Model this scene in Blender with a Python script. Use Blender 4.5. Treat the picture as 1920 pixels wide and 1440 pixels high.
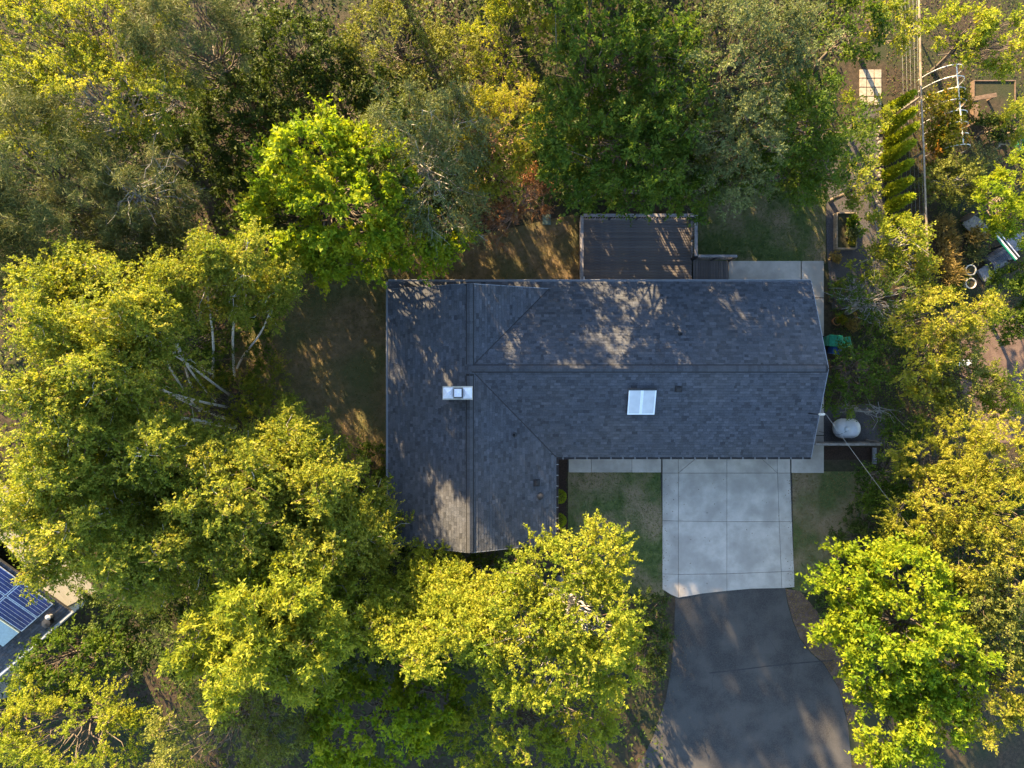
import bpy, math, random
import numpy as np
from mathutils import Vector, Matrix

for o in list(bpy.data.objects):
    bpy.data.objects.remove(o)
SC = bpy.context.scene
COL = SC.collection
R = math.radians

# ------------------------------------------------------------------ camera
H = 36.5            # drone height above the yard
F = 1280.0          # focal length in photograph pixels (24 mm on a 36 mm sensor)
cam = bpy.data.cameras.new('camera')
cam.sensor_width = 36.0
cam.sensor_fit = 'HORIZONTAL'
cam.lens = 24.0
cam.clip_end = 2000.0
camo = bpy.data.objects.new('camera', cam)
COL.objects.link(camo)
camo.location = (0, 0, H)
camo.rotation_euler = (0, 0, 0)
SC.camera = camo
SC.render.resolution_x = 1024
SC.render.resolution_y = 768

# ------------------------------------------------------------------ sky, sun, exposure
SUN_AZ = -27.0      # degrees from +Y, negative = towards -X
SUN_EL = 19.5
world = bpy.data.worlds.new('World')
SC.world = world
world.use_nodes = True
wn = world.node_tree
sky = wn.nodes.new('ShaderNodeTexSky')
sky.sky_type = 'NISHITA'
sky.sun_disc = False
sky.sun_elevation = R(SUN_EL)
sky.sun_rotation = R(SUN_AZ % 360)
sky.air_density = 1.0
sky.dust_density = 0.6
sky.ozone_density = 1.5
wn.links.new(sky.outputs[0], wn.nodes['Background'].inputs[0])
wn.nodes['Background'].inputs[1].default_value = 0.102
sl = bpy.data.lights.new('sun', 'SUN')
sl.energy = 5.0
sl.angle = R(0.55)
sl.color = (1.0, 0.73, 0.40)
so = bpy.data.objects.new('sun', sl)
COL.objects.link(so)
az, el = R(SUN_AZ), R(SUN_EL)
sdir = Vector((math.sin(az) * math.cos(el), math.cos(az) * math.cos(el), math.sin(el)))
so.rotation_euler = (-sdir).to_track_quat('-Z', 'Y').to_euler()
so.location = sdir * 80
SC.view_settings.view_transform = 'Standard'
SC.view_settings.look = 'None'
SC.view_settings.exposure = 2.62
SC.view_settings.gamma = 1.0
SC.view_settings.use_curve_mapping = False
SC.render.engine = 'CYCLES'
SC.cycles.max_bounces = 4
SC.cycles.diffuse_bounces = 3
SC.cycles.transmission_bounces = 3

# ------------------------------------------------------------------ helpers
def W(px, py, z=0.0):
    """point at height z seen at photograph pixel (px, py)"""
    k = (H - z) / F
    return Vector(((px - 960) * k, (720 - py) * k, z))

def nodes(m):
    m.use_nodes = True
    nt = m.node_tree
    return nt, nt.nodes['Principled BSDF']

def N(nt, t, **kw):
    n = nt.nodes.new(t)
    for k, v in kw.items():
        setattr(n, k, v)
    return n

def ramp(nt, stops):
    r = N(nt, 'ShaderNodeValToRGB')
    e = r.color_ramp.elements
    while len(e) < len(stops):
        e.new(0.5)
    for i, (p, c) in enumerate(stops):
        e[i].position = p
        e[i].color = (c[0], c[1], c[2], 1)
    return r

def surf_mat(name, c1, c2, scale=3.0, rough=0.85, detail=6.0, c3=None, scale2=None, bump=0.0,
             bump_scale=60.0, metallic=0.0, tint=False, spec=0.3, lo=0.35, hi=0.65, amount2=0.5, stretch=None, orand=0.0):
    """two-tone noise surface, optional second larger stain, optional per-piece tint attribute"""
    m = bpy.data.materials.new(name)
    nt, b = nodes(m)
    L = nt.links.new
    tc = N(nt, 'ShaderNodeTexCoord')
    src = tc.outputs['Object']
    if stretch:
        mp = N(nt, 'ShaderNodeMapping')
        mp.inputs['Scale'].default_value = stretch
        L(src, mp.inputs[0])
        src = mp.outputs[0]
    n1 = N(nt, 'ShaderNodeTexNoise')
    n1.inputs['Scale'].default_value = scale
    n1.inputs['Detail'].default_value = detail
    n1.inputs['Roughness'].default_value = 0.65
    L(src, n1.inputs['Vector'])
    r1 = ramp(nt, [(lo, c1), (hi, c2)])
    L(n1.outputs[0], r1.inputs[0])
    out = r1.outputs[0]
    if c3:
        n2 = N(nt, 'ShaderNodeTexNoise')
        n2.inputs['Scale'].default_value = scale2 or scale * 0.2
        n2.inputs['Detail'].default_value = 4
        L(tc.outputs['Object'], n2.inputs['Vector'])
        r2 = ramp(nt, [(0.42, (0, 0, 0)), (0.62, (amount2,) * 3)])
        L(n2.outputs[0], r2.inputs[0])
        mx = N(nt, 'ShaderNodeMix', data_type='RGBA')
        L(r2.outputs[0], mx.inputs[0])
        L(out, mx.inputs[6])
        mx.inputs[7].default_value = (*c3, 1)
        out = mx.outputs[2]
    if tint:
        at = N(nt, 'ShaderNodeAttribute', attribute_name='tint')
        mr = N(nt, 'ShaderNodeMapRange')
        mr.inputs['To Min'].default_value = 0.62
        mr.inputs['To Max'].default_value = 1.45
        L(at.outputs['Fac'], mr.inputs['Value'])
        mv = N(nt, 'ShaderNodeVectorMath', operation='SCALE')
        L(out, mv.inputs[0])
        L(mr.outputs[0], mv.inputs['Scale'])
        out = mv.outputs[0]
    if orand:      # every piece has its own tone
        oi = N(nt, 'ShaderNodeObjectInfo')
        mr = N(nt, 'ShaderNodeMapRange')
        mr.inputs['To Min'].default_value = 1 - orand
        mr.inputs['To Max'].default_value = 1 + orand
        L(oi.outputs['Random'], mr.inputs['Value'])
        mv = N(nt, 'ShaderNodeVectorMath', operation='SCALE')
        L(out, mv.inputs[0])
        L(mr.outputs[0], mv.inputs['Scale'])
        out = mv.outputs[0]
    L(out, b.inputs['Base Color'])
    b.inputs['Roughness'].default_value = rough
    b.inputs['Metallic'].default_value = metallic
    b.inputs['Specular IOR Level'].default_value = spec
    if bump:
        nb = N(nt, 'ShaderNodeTexNoise')
        nb.inputs['Scale'].default_value = bump_scale
        nb.inputs['Detail'].default_value = 3
        L(src, nb.inputs['Vector'])
        bp = N(nt, 'ShaderNodeBump')
        bp.inputs['Strength'].default_value = bump
        bp.inputs['Distance'].default_value = 0.02
        L(nb.outputs[0], bp.inputs['Height'])
        L(bp.outputs[0], b.inputs['Normal'])
    return m

def flat_mat(name, c, rough=0.6, metallic=0.0, spec=0.4, var=0.25, scale=8.0):
    a = tuple(x * (1 - var) for x in c)
    d = tuple(min(1, x * (1 + var)) for x in c)
    return surf_mat(name, a, d, scale=scale, rough=rough, metallic=metallic, spec=spec)

def leaf_mat(name, stops, trans=0.34, rough=0.6, ttint=(1.3, 1.25, 0.4)):
    m = bpy.data.materials.new(name)
    nt, b = nodes(m)
    L = nt.links.new
    at = N(nt, 'ShaderNodeAttribute', attribute_name='tint')
    r = ramp(nt, stops)
    L(at.outputs['Fac'], r.inputs[0])
    L(r.outputs[0], b.inputs['Base Color'])
    b.inputs['Roughness'].default_value = rough
    b.inputs['Specular IOR Level'].default_value = 0.15
    tr = N(nt, 'ShaderNodeBsdfTranslucent')
    vm = N(nt, 'ShaderNodeVectorMath', operation='MULTIPLY')
    L(r.outputs[0], vm.inputs[0])
    vm.inputs[1].default_value = ttint
    L(vm.outputs[0], tr.inputs['Color'])
    mix = N(nt, 'ShaderNodeMixShader')
    mix.inputs[0].default_value = trans
    L(b.outputs[0], mix.inputs[1])
    L(tr.outputs[0], mix.inputs[2])
    L(mix.outputs[0], nt.nodes['Material Output'].inputs['Surface'])
    return m

class MB:
    """collects boxes, prisms, tubes ... and links them as ONE mesh object"""
    def __init__(s):
        s.v = []; s.f = []; s.t = []
    def add(s, vs, fs, tint=None):
        n = len(s.v)
        s.v += [tuple(v) for v in vs]
        s.f += [tuple(i + n for i in f) for f in fs]
        s.t += [0.5 if tint is None else tint] * len(fs)
        return s
    def box(s, x0, x1, y0, y1, z0, z1, tint=None):
        vs = [(x0, y0, z0), (x1, y0, z0), (x1, y1, z0), (x0, y1, z0), (x0, y0, z1), (x1, y0, z1), (x1, y1, z1), (x0, y1, z1)]
        return s.add(vs, [(0, 3, 2, 1), (4, 5, 6, 7), (0, 1, 5, 4), (1, 2, 6, 5), (2, 3, 7, 6), (3, 0, 4, 7)], tint)
    def obox(s, c, ax, ay, az, tint=None):
        """oriented box: centre and three half vectors"""
        c = Vector(c); ax = Vector(ax); ay = Vector(ay); az = Vector(az)
        vs = [c - ax - ay - az, c + ax - ay - az, c + ax + ay - az, c - ax + ay - az, c - ax - ay + az, c + ax - ay + az, c + ax + ay + az, c - ax + ay + az]
        return s.add(vs, [(0, 3, 2, 1), (4, 5, 6, 7), (0, 1, 5, 4), (1, 2, 6, 5), (2, 3, 7, 6), (3, 0, 4, 7)], tint)
    def bar(s, a, b, w, h, up=(0, 0, 1), tint=None):
        a = Vector(a); b = Vector(b)
        d = (b - a); l = d.length; d.normalize()
        up = Vector(up)
        sd = d.cross(up)
        if sd.length < 1e-4:
            sd = d.cross(Vector((0, 1, 0)))
        sd.normalize()
        u = sd.cross(d).normalized()
        return s.obox((a + b) / 2, d * l / 2, sd * w / 2, u * h / 2, tint)
    def prism(s, poly, z0, z1, tint=None):
        """vertical prism on an xy polygon (counter-clockwise); z may be numbers"""
        n = len(poly)
        vs = [(p[0], p[1], z0) for p in poly] + [(p[0], p[1], z1) for p in poly]
        fs = [tuple(range(n - 1, -1, -1)), tuple(range(n, 2 * n))]
        fs += [(i, (i + 1) % n, n + (i + 1) % n, n + i) for i in range(n)]
        return s.add(vs, fs, tint)
    def slab3(s, poly3, off, tint=None):
        """polygon in space extruded by the vector off"""
        n = len(poly3); off = Vector(off)
        vs = [Vector(p) for p in poly3] + [Vector(p) + off for p in poly3]
        fs = [tuple(range(n - 1, -1, -1)), tuple(range(n, 2 * n))]
        fs += [(i, (i + 1) % n, n + (i + 1) % n, n + i) for i in range(n)]
        return s.add(vs, fs, tint)
    def tube(s, pts, radii, sides=8, caps=True, tint=None):
        pts = [Vector(p) for p in pts]
        if not hasattr(radii, '__len__'):
            radii = [radii] * len(pts)
        vs = []; fs = []
        ref = None
        for i, p in enumerate(pts):
            a = pts[max(0, i - 1)]; b = pts[min(len(pts) - 1, i + 1)]
            d = (b - a).normalized()
            if ref is None:
                ref = Vector((0, 0, 1)) if abs(d.z) < 0.9 else Vector((1, 0, 0))
            sd = d.cross(ref).normalized()
            u = sd.cross(d).normalized()
            ref = u
            for k in range(sides):
                an = 2 * math.pi * k / sides
                vs.append(p + (sd * math.cos(an) + u * math.sin(an)) * radii[i])
        for i in range(len(pts) - 1):
            for k in range(sides):
                k2 = (k + 1) % sides
                fs.append((i * sides + k, i * sides + k2, (i + 1) * sides + k2, (i + 1) * sides + k))
        if caps:
            fs.append(tuple(range(sides - 1, -1, -1)))
            e = (len(pts) - 1) * sides
            fs.append(tuple(range(e, e + sides)))
        return s.add(vs, fs, tint)
    def lathe(s, c, prof, sides=20, axis='Z', tint=None):
        """profile (r, h) turned about an axis through c"""
        vs = []; fs = []
        for r, h in prof:
            for k in range(sides):
                a = 2 * math.pi * k / sides
                x, y = r * math.cos(a), r * math.sin(a)
                if axis == 'Z': vs.append((c[0] + x, c[1] + y, c[2] + h))
                elif axis == 'X': vs.append((c[0] + h, c[1] + x, c[2] + y))
                else: vs.append((c[0] + x, c[1] + h, c[2] + y))
        for i in range(len(prof) - 1):
            for k in range(sides):
                k2 = (k + 1) % sides
                fs.append((i * sides + k, i * sides + k2, (i + 1) * sides + k2, (i + 1) * sides + k))
        if prof[0][0] > 1e-4: fs.append(tuple(range(sides - 1, -1, -1)))
        if prof[-1][0] > 1e-4:
            e = (len(prof) - 1) * sides
            fs.append(tuple(range(e, e + sides)))
        return s.add(vs, fs, tint)
    def build(s, name, mat, parent=None, smooth=False, kind=None, bevel=0.0):
        me = bpy.data.meshes.new(name)
        me.from_pydata(s.v, [], s.f)
        a = me.attributes.new('tint', 'FLOAT', 'FACE')
        a.data.foreach_set('value', np.array(s.t, dtype=np.float32))
        if smooth:
            me.polygons.foreach_set('use_smooth', [True] * len(s.f))
        me.materials.append(mat)
        me.update()
        return link(name, me, parent, kind, bevel)

def link(name, me, parent=None, kind=None, bevel=0.0):
    o = bpy.data.objects.new(name, me)
    COL.objects.link(o)
    if parent is not None:
        o.parent = parent
        o.matrix_parent_inverse = Matrix.Translation(-parent.location) if parent.type == 'EMPTY' else Matrix.Identity(4)
    if kind: o['kind'] = kind
    if bevel:
        md = o.modifiers.new('bevel', 'BEVEL'); md.width = bevel; md.segments = 2; md.limit_method = 'ANGLE'
    return o

def thing(name, label, cat, loc=(0, 0, 0), group=None):
    o = bpy.data.objects.new(name, None)
    o.empty_display_size = 0.3
    COL.objects.link(o)
    o.location = loc
    o['label'] = label; o['category'] = cat
    if group: o['group'] = group
    return o

def tag(o, label, cat, group=None):
    o['label'] = label; o['category'] = cat
    if group: o['group'] = group
    return o

def struct(o, label=None):
    o['kind'] = 'structure'
    if label: o['label'] = label
    return o

def pxpoly(pts, z=0.0):
    return [W(x, y, z) for x, y in pts]

def ccw(poly):
    a = sum(poly[i][0] * poly[(i + 1) % len(poly)][1] - poly[(i + 1) % len(poly)][0] * poly[i][1] for i in range(len(poly)))
    return poly if a > 0 else poly[::-1]

def in_poly(x, y, poly):
    """vectorised point in polygon"""
    c = np.zeros(len(x), bool)
    n = len(poly)
    for i in range(n):
        x1, y1 = poly[i][0], poly[i][1]
        x2, y2 = poly[(i + 1) % n][0], poly[(i + 1) % n][1]
        cond = ((y1 > y) != (y2 > y)) & (x < (x2 - x1) * (y - y1) / (y2 - y1 + 1e-12) + x1)
        c ^= cond
    return c

def np_mesh(name, V, Fq, mat, tint, parent=None, kind=None, smooth=False):
    """fast mesh from numpy: V (n,3), Fq (m,k) all faces with k corners"""
    me = bpy.data.meshes.new(name)
    m, k = Fq.shape
    me.vertices.add(len(V)); me.loops.add(m * k); me.polygons.add(m)
    me.vertices.foreach_set('co', np.ascontiguousarray(V, dtype=np.float32).ravel())
    me.loops.foreach_set('vertex_index', np.ascontiguousarray(Fq, dtype=np.int32).ravel())
    me.polygons.foreach_set('loop_start', np.arange(0, m * k, k, dtype=np.int32))
    me.polygons.foreach_set('loop_total', np.full(m, k, dtype=np.int32))
    me.update(calc_edges=True)
    a = me.attributes.new('tint', 'FLOAT', 'FACE')
    a.data.foreach_set('value', np.ascontiguousarray(tint, dtype=np.float32))
    if smooth:
        me.polygons.foreach_set('use_smooth', np.ones(m, dtype=bool))
    me.materials.append(mat)
    return link(name, me, parent, kind)

def unit(a):
    return a / (np.linalg.norm(a, axis=-1, keepdims=True) + 1e-9)

def tri_leaves(P, D, size, width, rng, flat=0.6):
    """small leaves as pointed triangles"""
    n = len(P)
    D = unit(D)
    up = np.zeros((n, 3)); up[:, 2] = flat
    nr = unit(up + rng.normal(0, 0.6, (n, 3)))
    S = unit(np.cross(D, nr))
    l = size[:, None]; w = (size * width)[:, None] * .5
    sk = rng.uniform(-.3, .3, (n, 1)) * l
    V = np.stack([P + S * w + D * sk, P - S * w - D * sk, P + D * l], 1).reshape(-1, 3)
    return V, np.arange(3 * n).reshape(n, 3)

def leaf_arrays(P, D, size, width, rng, flat=0.6, fold=0.25):
    """rhombic, folded leaves at P pointing along D"""
    n = len(P)
    D = unit(D)
    up = np.zeros((n, 3)); up[:, 2] = flat
    nr = unit(up + rng.normal(0, 0.55, (n, 3)))
    S = unit(np.cross(D, nr))
    nr = np.cross(S, D)
    l = size[:, None]; w = (size * width)[:, None]
    base = P
    mid = P + D * l * 0.45 + nr * (-fold * w)
    tip = P + D * l - nr * (0.12 * l)
    A = mid + S * w * 0.5 + nr * fold * w
    B = mid - S * w * 0.5 + nr * fold * w
    V = np.stack([base, A, tip, B], 1).reshape(-1, 3)
    Fq = np.arange(4 * n).reshape(n, 4)
    return V, Fq

def tubes_np(P, Rr, sides=5):
    """many tubes: P (B,K,3), Rr (B,K)"""
    B, K, _ = P.shape
    T = np.gradient(P, axis=1)
    T = unit(T)
    ref = np.tile(np.array([0.31, 0.77, 0.55]), (B, K, 1))
    S = unit(np.cross(T, ref)); U = np.cross(S, T)
    an = np.linspace(0, 2 * np.pi, sides, endpoint=False)
    V = P[:, :, None, :] + Rr[:, :, None, None] * (S[:, :, None, :] * np.cos(an)[None, None, :, None] + U[:, :, None, :] * np.sin(an)[None, None, :, None])
    idx = np.arange(B * K * sides).reshape(B, K, sides)
    a = idx[:, :-1, :]; b = np.roll(a, -1, 2); c = idx[:, 1:, :]; d = np.roll(c, -1, 2)
    Fq = np.stack([a, b, d, c], -1).reshape(-1, 4)
    return V.reshape(-1, 3), Fq

# ------------------------------------------------------------------ materials
M = {}
M['soil'] = surf_mat('soil', (0.025, 0.018, 0.010), (0.070, 0.048, 0.028), scale=5, c3=(0.025, 0.034, 0.010), scale2=0.35, bump=0.8, bump_scale=25, amount2=0.8)
M['mulch'] = surf_mat('mulch', (0.014, 0.008, 0.005), (0.05, 0.026, 0.016), scale=14, bump=1.0, bump_scale=40)
M['lawn'] = surf_mat('lawn', (0.050, 0.078, 0.020), (0.120, 0.140, 0.042), scale=3.0, c3=(0.25, 0.185, 0.105), scale2=0.5, bump=0.9, bump_scale=50, amount2=1.0, detail=9)
M['dry_lawn'] = surf_mat('dry_lawn', (0.115, 0.090, 0.040), (0.25, 0.17, 0.09), scale=2.2, c3=(0.080, 0.105, 0.030), scale2=0.3, bump=0.8, bump_scale=50, amount2=0.7, detail=9)
M['concrete'] = surf_mat('concrete', (0.36, 0.325, 0.28), (0.52, 0.47, 0.41), scale=1.7, orand=.05, rough=0.9, detail=9, c3=(0.26, 0.235, 0.205), scale2=0.7, bump=0.15, bump_scale=90, tint=False, amount2=0.55, lo=0.3, hi=0.7)
M['joint'] = flat_mat('joint_sand', (0.05, 0.045, 0.04), rough=1)
M['asphalt'] = surf_mat('asphalt', (0.030, 0.029, 0.030), (0.070, 0.066, 0.063), scale=22, rough=0.92, detail=10, c3=(0.088, 0.083, 0.077), scale2=0.7, bump=0.8, bump_scale=90, amount2=0.7)
M['seal'] = flat_mat('seam_tar', (0.03, 0.03, 0.032), rough=0.8)
M['gravel'] = surf_mat('gravel', (0.035, 0.034, 0.038), (0.10, 0.095, 0.10), scale=28, bump=1.0, bump_scale=40, c3=(0.09, 0.07, 0.05), scale2=1.0)
M['paver'] = surf_mat('paver', (0.26, 0.22, 0.17), (0.40, 0.35, 0.28), scale=6, rough=0.9)
M['dirt'] = surf_mat('dirt', (0.09, 0.058, 0.045), (0.16, 0.11, 0.085), scale=2.5, rough=1, bump=0.5, bump_scale=30)
M['shingle'] = surf_mat('shingle', (0.048, 0.054, 0.067), (0.088, 0.093, 0.105), scale=22, rough=0.9, detail=8, tint=True, spec=0.25, bump=0.35, bump_scale=130, c3=(0.085, 0.082, 0.082), scale2=0.35, amount2=0.4)
M['deckboard_under'] = flat_mat('roof_felt', (0.03, 0.03, 0.032), rough=0.95)
M['fascia'] = flat_mat('fascia_paint', (0.20, 0.215, 0.24), rough=0.55, var=0.12)
M['gutter_light'] = flat_mat('pale_gutter', (0.36, 0.375, 0.40), rough=0.45, var=0.1)
M['gutter_dark'] = flat_mat('brown_gutter', (0.05, 0.042, 0.040), rough=0.5, var=0.2)
M['hanger'] = flat_mat('gutter_hanger', (0.45, 0.44, 0.42), rough=0.4, metallic=0.4)
M['siding'] = surf_mat('siding', (0.30, 0.29, 0.265), (0.36, 0.35, 0.325), scale=1.5, rough=0.8, bump=0.4, bump_scale=6, stretch=(0.2, 0.2, 8))
M['trim'] = flat_mat('white_trim', (0.7, 0.7, 0.68), rough=0.5, var=0.05)
M['door_paint'] = flat_mat('garage_door_paint', (0.62, 0.61, 0.58), rough=0.5, var=0.06)
M['glass'] = flat_mat('window_glass', (0.03, 0.04, 0.05), rough=0.06, spec=0.8)
M['dark_metal'] = flat_mat('dark_metal', (0.03, 0.032, 0.036), rough=0.5, metallic=0.3)
M['cap_metal'] = flat_mat('galvanised_cap', (0.72, 0.73, 0.76), rough=0.5, metallic=0.15, var=0.1, scale=3)
M['chase'] = surf_mat('chimney_render', (0.42, 0.38, 0.30), (0.56, 0.51, 0.42), scale=5, rough=0.85)
M['acrylic'] = surf_mat('skylight_glazing', (0.50, 0.53, 0.55), (0.60, 0.63, 0.65), scale=1.4, rough=0.22, spec=0.6, detail=2)
M['acrylic_bar'] = flat_mat('skylight_bar', (0.78, 0.83, 0.87), rough=0.3, var=0.05)
M['board'] = surf_mat('deck_board', (0.085, 0.076, 0.074), (0.150, 0.136, 0.132), scale=5, rough=0.85, orand=.15, stretch=(0.5, 6, 1), bump=0.4, bump_scale=40, c3=(0.16, 0.135, 0.115), scale2=0.5, amount2=0.6)
M['rail'] = surf_mat('deck_rail', (0.16, 0.145, 0.142), (0.27, 0.25, 0.245), scale=4, rough=0.8)
M['old_wood'] = surf_mat('weathered_wood', (0.20, 0.15, 0.10), (0.36, 0.29, 0.21), scale=6, rough=0.9, stretch=(1, 1, 0.3))
M['grey_wood'] = surf_mat('grey_wood', (0.16, 0.14, 0.12), (0.30, 0.27, 0.235), scale=6, rough=0.9, stretch=(1, 1, 0.3))
M['brown_wood'] = surf_mat('brown_wood', (0.10, 0.065, 0.045), (0.19, 0.13, 0.09), scale=6, rough=0.9)
M['white_plastic'] = flat_mat('white_plastic', (0.75, 0.75, 0.72), rough=0.35, var=0.06)
M['tank'] = surf_mat('tank_paint', (0.60, 0.63, 0.66), (0.74, 0.76, 0.78), scale=2, rough=0.4, c3=(0.5, 0.52, 0.5), scale2=1.2)
M['green_plastic'] = flat_mat('green_plastic', (0.012, 0.20, 0.115), rough=0.4)
M['blue_plastic'] = flat_mat('blue_plastic', (0.015, 0.06, 0.22), rough=0.4)
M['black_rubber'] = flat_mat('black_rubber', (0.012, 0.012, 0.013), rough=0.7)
M['terracotta'] = flat_mat('terracotta', (0.36, 0.15, 0.055), rough=0.8)
M['ring'] = flat_mat('pale_pot_rim', (0.55, 0.52, 0.45), rough=0.6)
M['tarp'] = surf_mat('dark_tarp', (0.035, 0.04, 0.06), (0.085, 0.09, 0.11), scale=5, rough=0.45, stretch=(1, 6, 1))
M['grey_panel'] = flat_mat('grey_panel', (0.17, 0.165, 0.175), rough=0.7)
M['pv'] = surf_mat('solar_cells', (0.012, 0.016, 0.075), (0.030, 0.038, 0.15), scale=1.5, rough=0.12, spec=0.7, detail=2)
M['pv_frame'] = flat_mat('solar_frame', (0.62, 0.64, 0.68), rough=0.35, metallic=0.4)
M['teal_glass'] = flat_mat('pale_teal_glazing', (0.38, 0.50, 0.52), rough=0.2, var=0.1)
M['cable'] = flat_mat('cable', (0.22, 0.205, 0.18), rough=0.5)
M['utility_green'] = flat_mat('utility_green', (0.12, 0.17, 0.13), rough=0.7)
M['stone'] = surf_mat('border_stone', (0.14, 0.12, 0.10), (0.30, 0.27, 0.23), scale=9, rough=0.95, bump=0.5)
M['bark'] = surf_mat('bark', (0.07, 0.055, 0.042), (0.17, 0.14, 0.11), scale=7, rough=0.95, bump=0.8, bump_scale=20, stretch=(1, 1, 0.25))
M['grey_bark'] = surf_mat('grey_bark', (0.20, 0.185, 0.165), (0.36, 0.34, 0.31), scale=7, rough=0.9, bump=0.5, bump_scale=20)
M['twig'] = surf_mat('twig_bark', (0.10, 0.06, 0.04), (0.20, 0.13, 0.09), scale=5, rough=0.95)
M['birch_bark'] = surf_mat('birch_bark', (0.10, 0.085, 0.07), (0.62, 0.58, 0.52), scale=5, rough=0.8, lo=0.32, hi=0.46, stretch=(1, 1, 3.0))
M['red_bark'] = surf_mat('red_bark', (0.17, 0.10, 0.065), (0.33, 0.22, 0.15), scale=7, rough=0.95)

# ------------------------------------------------------------------ ground, lawns, paving
def sheet(name, poly, z, mat):
    mb = MB()
    mb.add([(p[0], p[1], z) for p in ccw([tuple(q) for q in poly])], [tuple(range(len(poly)))])
    return mb.build(name, mat)

g = MB()
g.add([(-400, -400, 0), (400, -400, 0), (400, 400, 0), (-400, 400, 0)], [(0, 1, 2, 3)])
struct(g.build('ground', M['soil']), 'brown leaf-littered soil under the trees')

LAWN_FRONT = pxpoly([(1062, 880), (1245, 880), (1245, 1116), (1215, 1125), (1150, 1100), (1060, 1110)])
LAWN_SIDE = pxpoly([(1479, 884), (1640, 884), (1650, 930), (1600, 1000), (1560, 1080), (1510, 1112), (1485, 1104)])
LAWN_BACK = pxpoly([(1300, 350), (1548, 350), (1548, 494), (1300, 494)])
LAWN_WEST = pxpoly([(440, 480), (760, 470), (1085, 400), (1085, 545), (770, 560), (745, 880), (560, 880), (430, 700)])
struct(sheet('lawn_front', LAWN_FRONT, 0.010, M['lawn']), 'green lawn with a dry patch left of the concrete driveway')
struct(sheet('lawn_side', LAWN_SIDE, 0.010, M['lawn']), 'dull grass strip right of the concrete driveway')
struct(sheet('lawn_back', LAWN_BACK, 0.010, M['lawn']), 'shaded back lawn beside the deck')
struct(sheet('lawn_west', LAWN_WEST, 0.010, M['dry_lawn']), 'dry brown and green grass west of the house')

# asphalt drive below the concrete
ASPH = pxpoly([(1266, 1112), (1300, 1105), (1400, 1095), (1470, 1092), (1476, 1130), (1486, 1165), (1500, 1198), (1520, 1224), (1545, 1246), (1572, 1290), (1590, 1360), (1600, 1480), (1180, 1480), (1195, 1440), (1225, 1380), (1248, 1310), (1258, 1255), (1264, 1190)])
struct(sheet('asphalt_drive', ASPH, 0.018, M['asphalt']), 'dark grey asphalt drive below the concrete slabs')
mb = MB()
pts = [W(x, y, 0.022) for x, y in [(1330, 1262), (1385, 1256), (1440, 1249), (1500, 1243), (1562, 1238)]]
for a, b in zip(pts, pts[1:]):
    mb.bar(a, b, 0.05, 0.006)
rc = random.Random(12)
for sx, sy, n_ in ((1300, 1150, 9), (1420, 1190, 7), (1340, 1300, 10)):
    q = W(sx, sy, .0215); an_ = rc.uniform(0, 6)
    for _ in range(n_):
        an_ += rc.uniform(-.5, .5)
        q2 = q + Vector((math.cos(an_), math.sin(an_), 0)) * rc.uniform(.15, .35)
        mb.bar(q, q2, rc.uniform(.008, .018), .004); q = q2
struct(mb.build('asphalt_seam', M['seal']), 'dark tar seam across the asphalt')
VERGE = pxpoly([(1472, 1104), (1500, 1108), (1535, 1150), (1560, 1210), (1600, 1270), (1620, 1340), (1590, 1355), (1572, 1288), (1545, 1244), (1520, 1222), (1500, 1196), (1487, 1164), (1477, 1128)])
struct(sheet('dry_verge', VERGE, 0.014, M['dirt']), 'pale dry grass verge beside the asphalt')
# garden ground on the east side
struct(sheet('garden_path', pxpoly([(1547, 290), (1640, 180), (1652, 180), (1660, 400), (1640, 580), (1560, 580), (1550, 470)]), 0.012, M['gravel']), 'dark gravel path beside the raised bed')
struct(sheet('dirt_yard', pxpoly([(1790, 600), (2000, 580), (2000, 830), (1830, 830), (1800, 720)]), 0.012, M['dirt']), 'reddish brown dirt yard at the right edge')
struct(sheet('mulch_bed', pxpoly([(1035, 845), (1065, 845), (1065, 1000), (1035, 1000)]), 0.016, M['mulch']), 'dark mulch bed along the wall')
struct(sheet('tank_yard', pxpoly([(1545, 760), (1660, 760), (1660, 834), (1545, 834)]), 0.013, M['gravel']), 'dark gravel round the propane tank')
struct(sheet('fence_patch', pxpoly([(1545, 838), (1642, 838), (1642, 862), (1545, 862)]), 0.014, M['mulch']), 'dark ground patch in front of the short fence')  # dark brown patch laid in front of the fence

def slabs(name, label, quads, gap=0.018, z=0.065):
    root = bpy.data.objects.new(name, None)
    COL.objects.link(root)
    allp = [W(x, y, 0) for q in quads for x, y in q]
    root.location = sum(allp, Vector()) / len(allp)
    struct(root, label)
    for q in quads:
        poly = ccw([tuple(W(x, y, z)) for x, y in q])
        c = Vector((sum(p[0] for p in poly) / len(poly), sum(p[1] for p in poly) / len(poly)))
        sh = []
        n = len(poly)
        # inset every edge by half the joint
        for i in range(n):
            p0 = Vector(poly[i - 1][:2]); p1 = Vector(poly[i][:2]); p2 = Vector(poly[(i + 1) % n][:2])
            d1 = (p1 - p0).normalized(); d2 = (p2 - p1).normalized()
            n1 = Vector((-d1.y, d1.x)); n2 = Vector((-d2.y, d2.x))
            bis = (n1 + n2)
            k = max(0.35, bis.length_squared / 2)
            sh.append(p1 + bis * (gap * 0.5) / k)
        mb = MB()
        zz = z + random.uniform(-0.004, 0.004)
        mb.prism(sh, -0.05, zz)
        mb.build('slab', M['concrete'], root, bevel=0.006)
    return root

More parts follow.
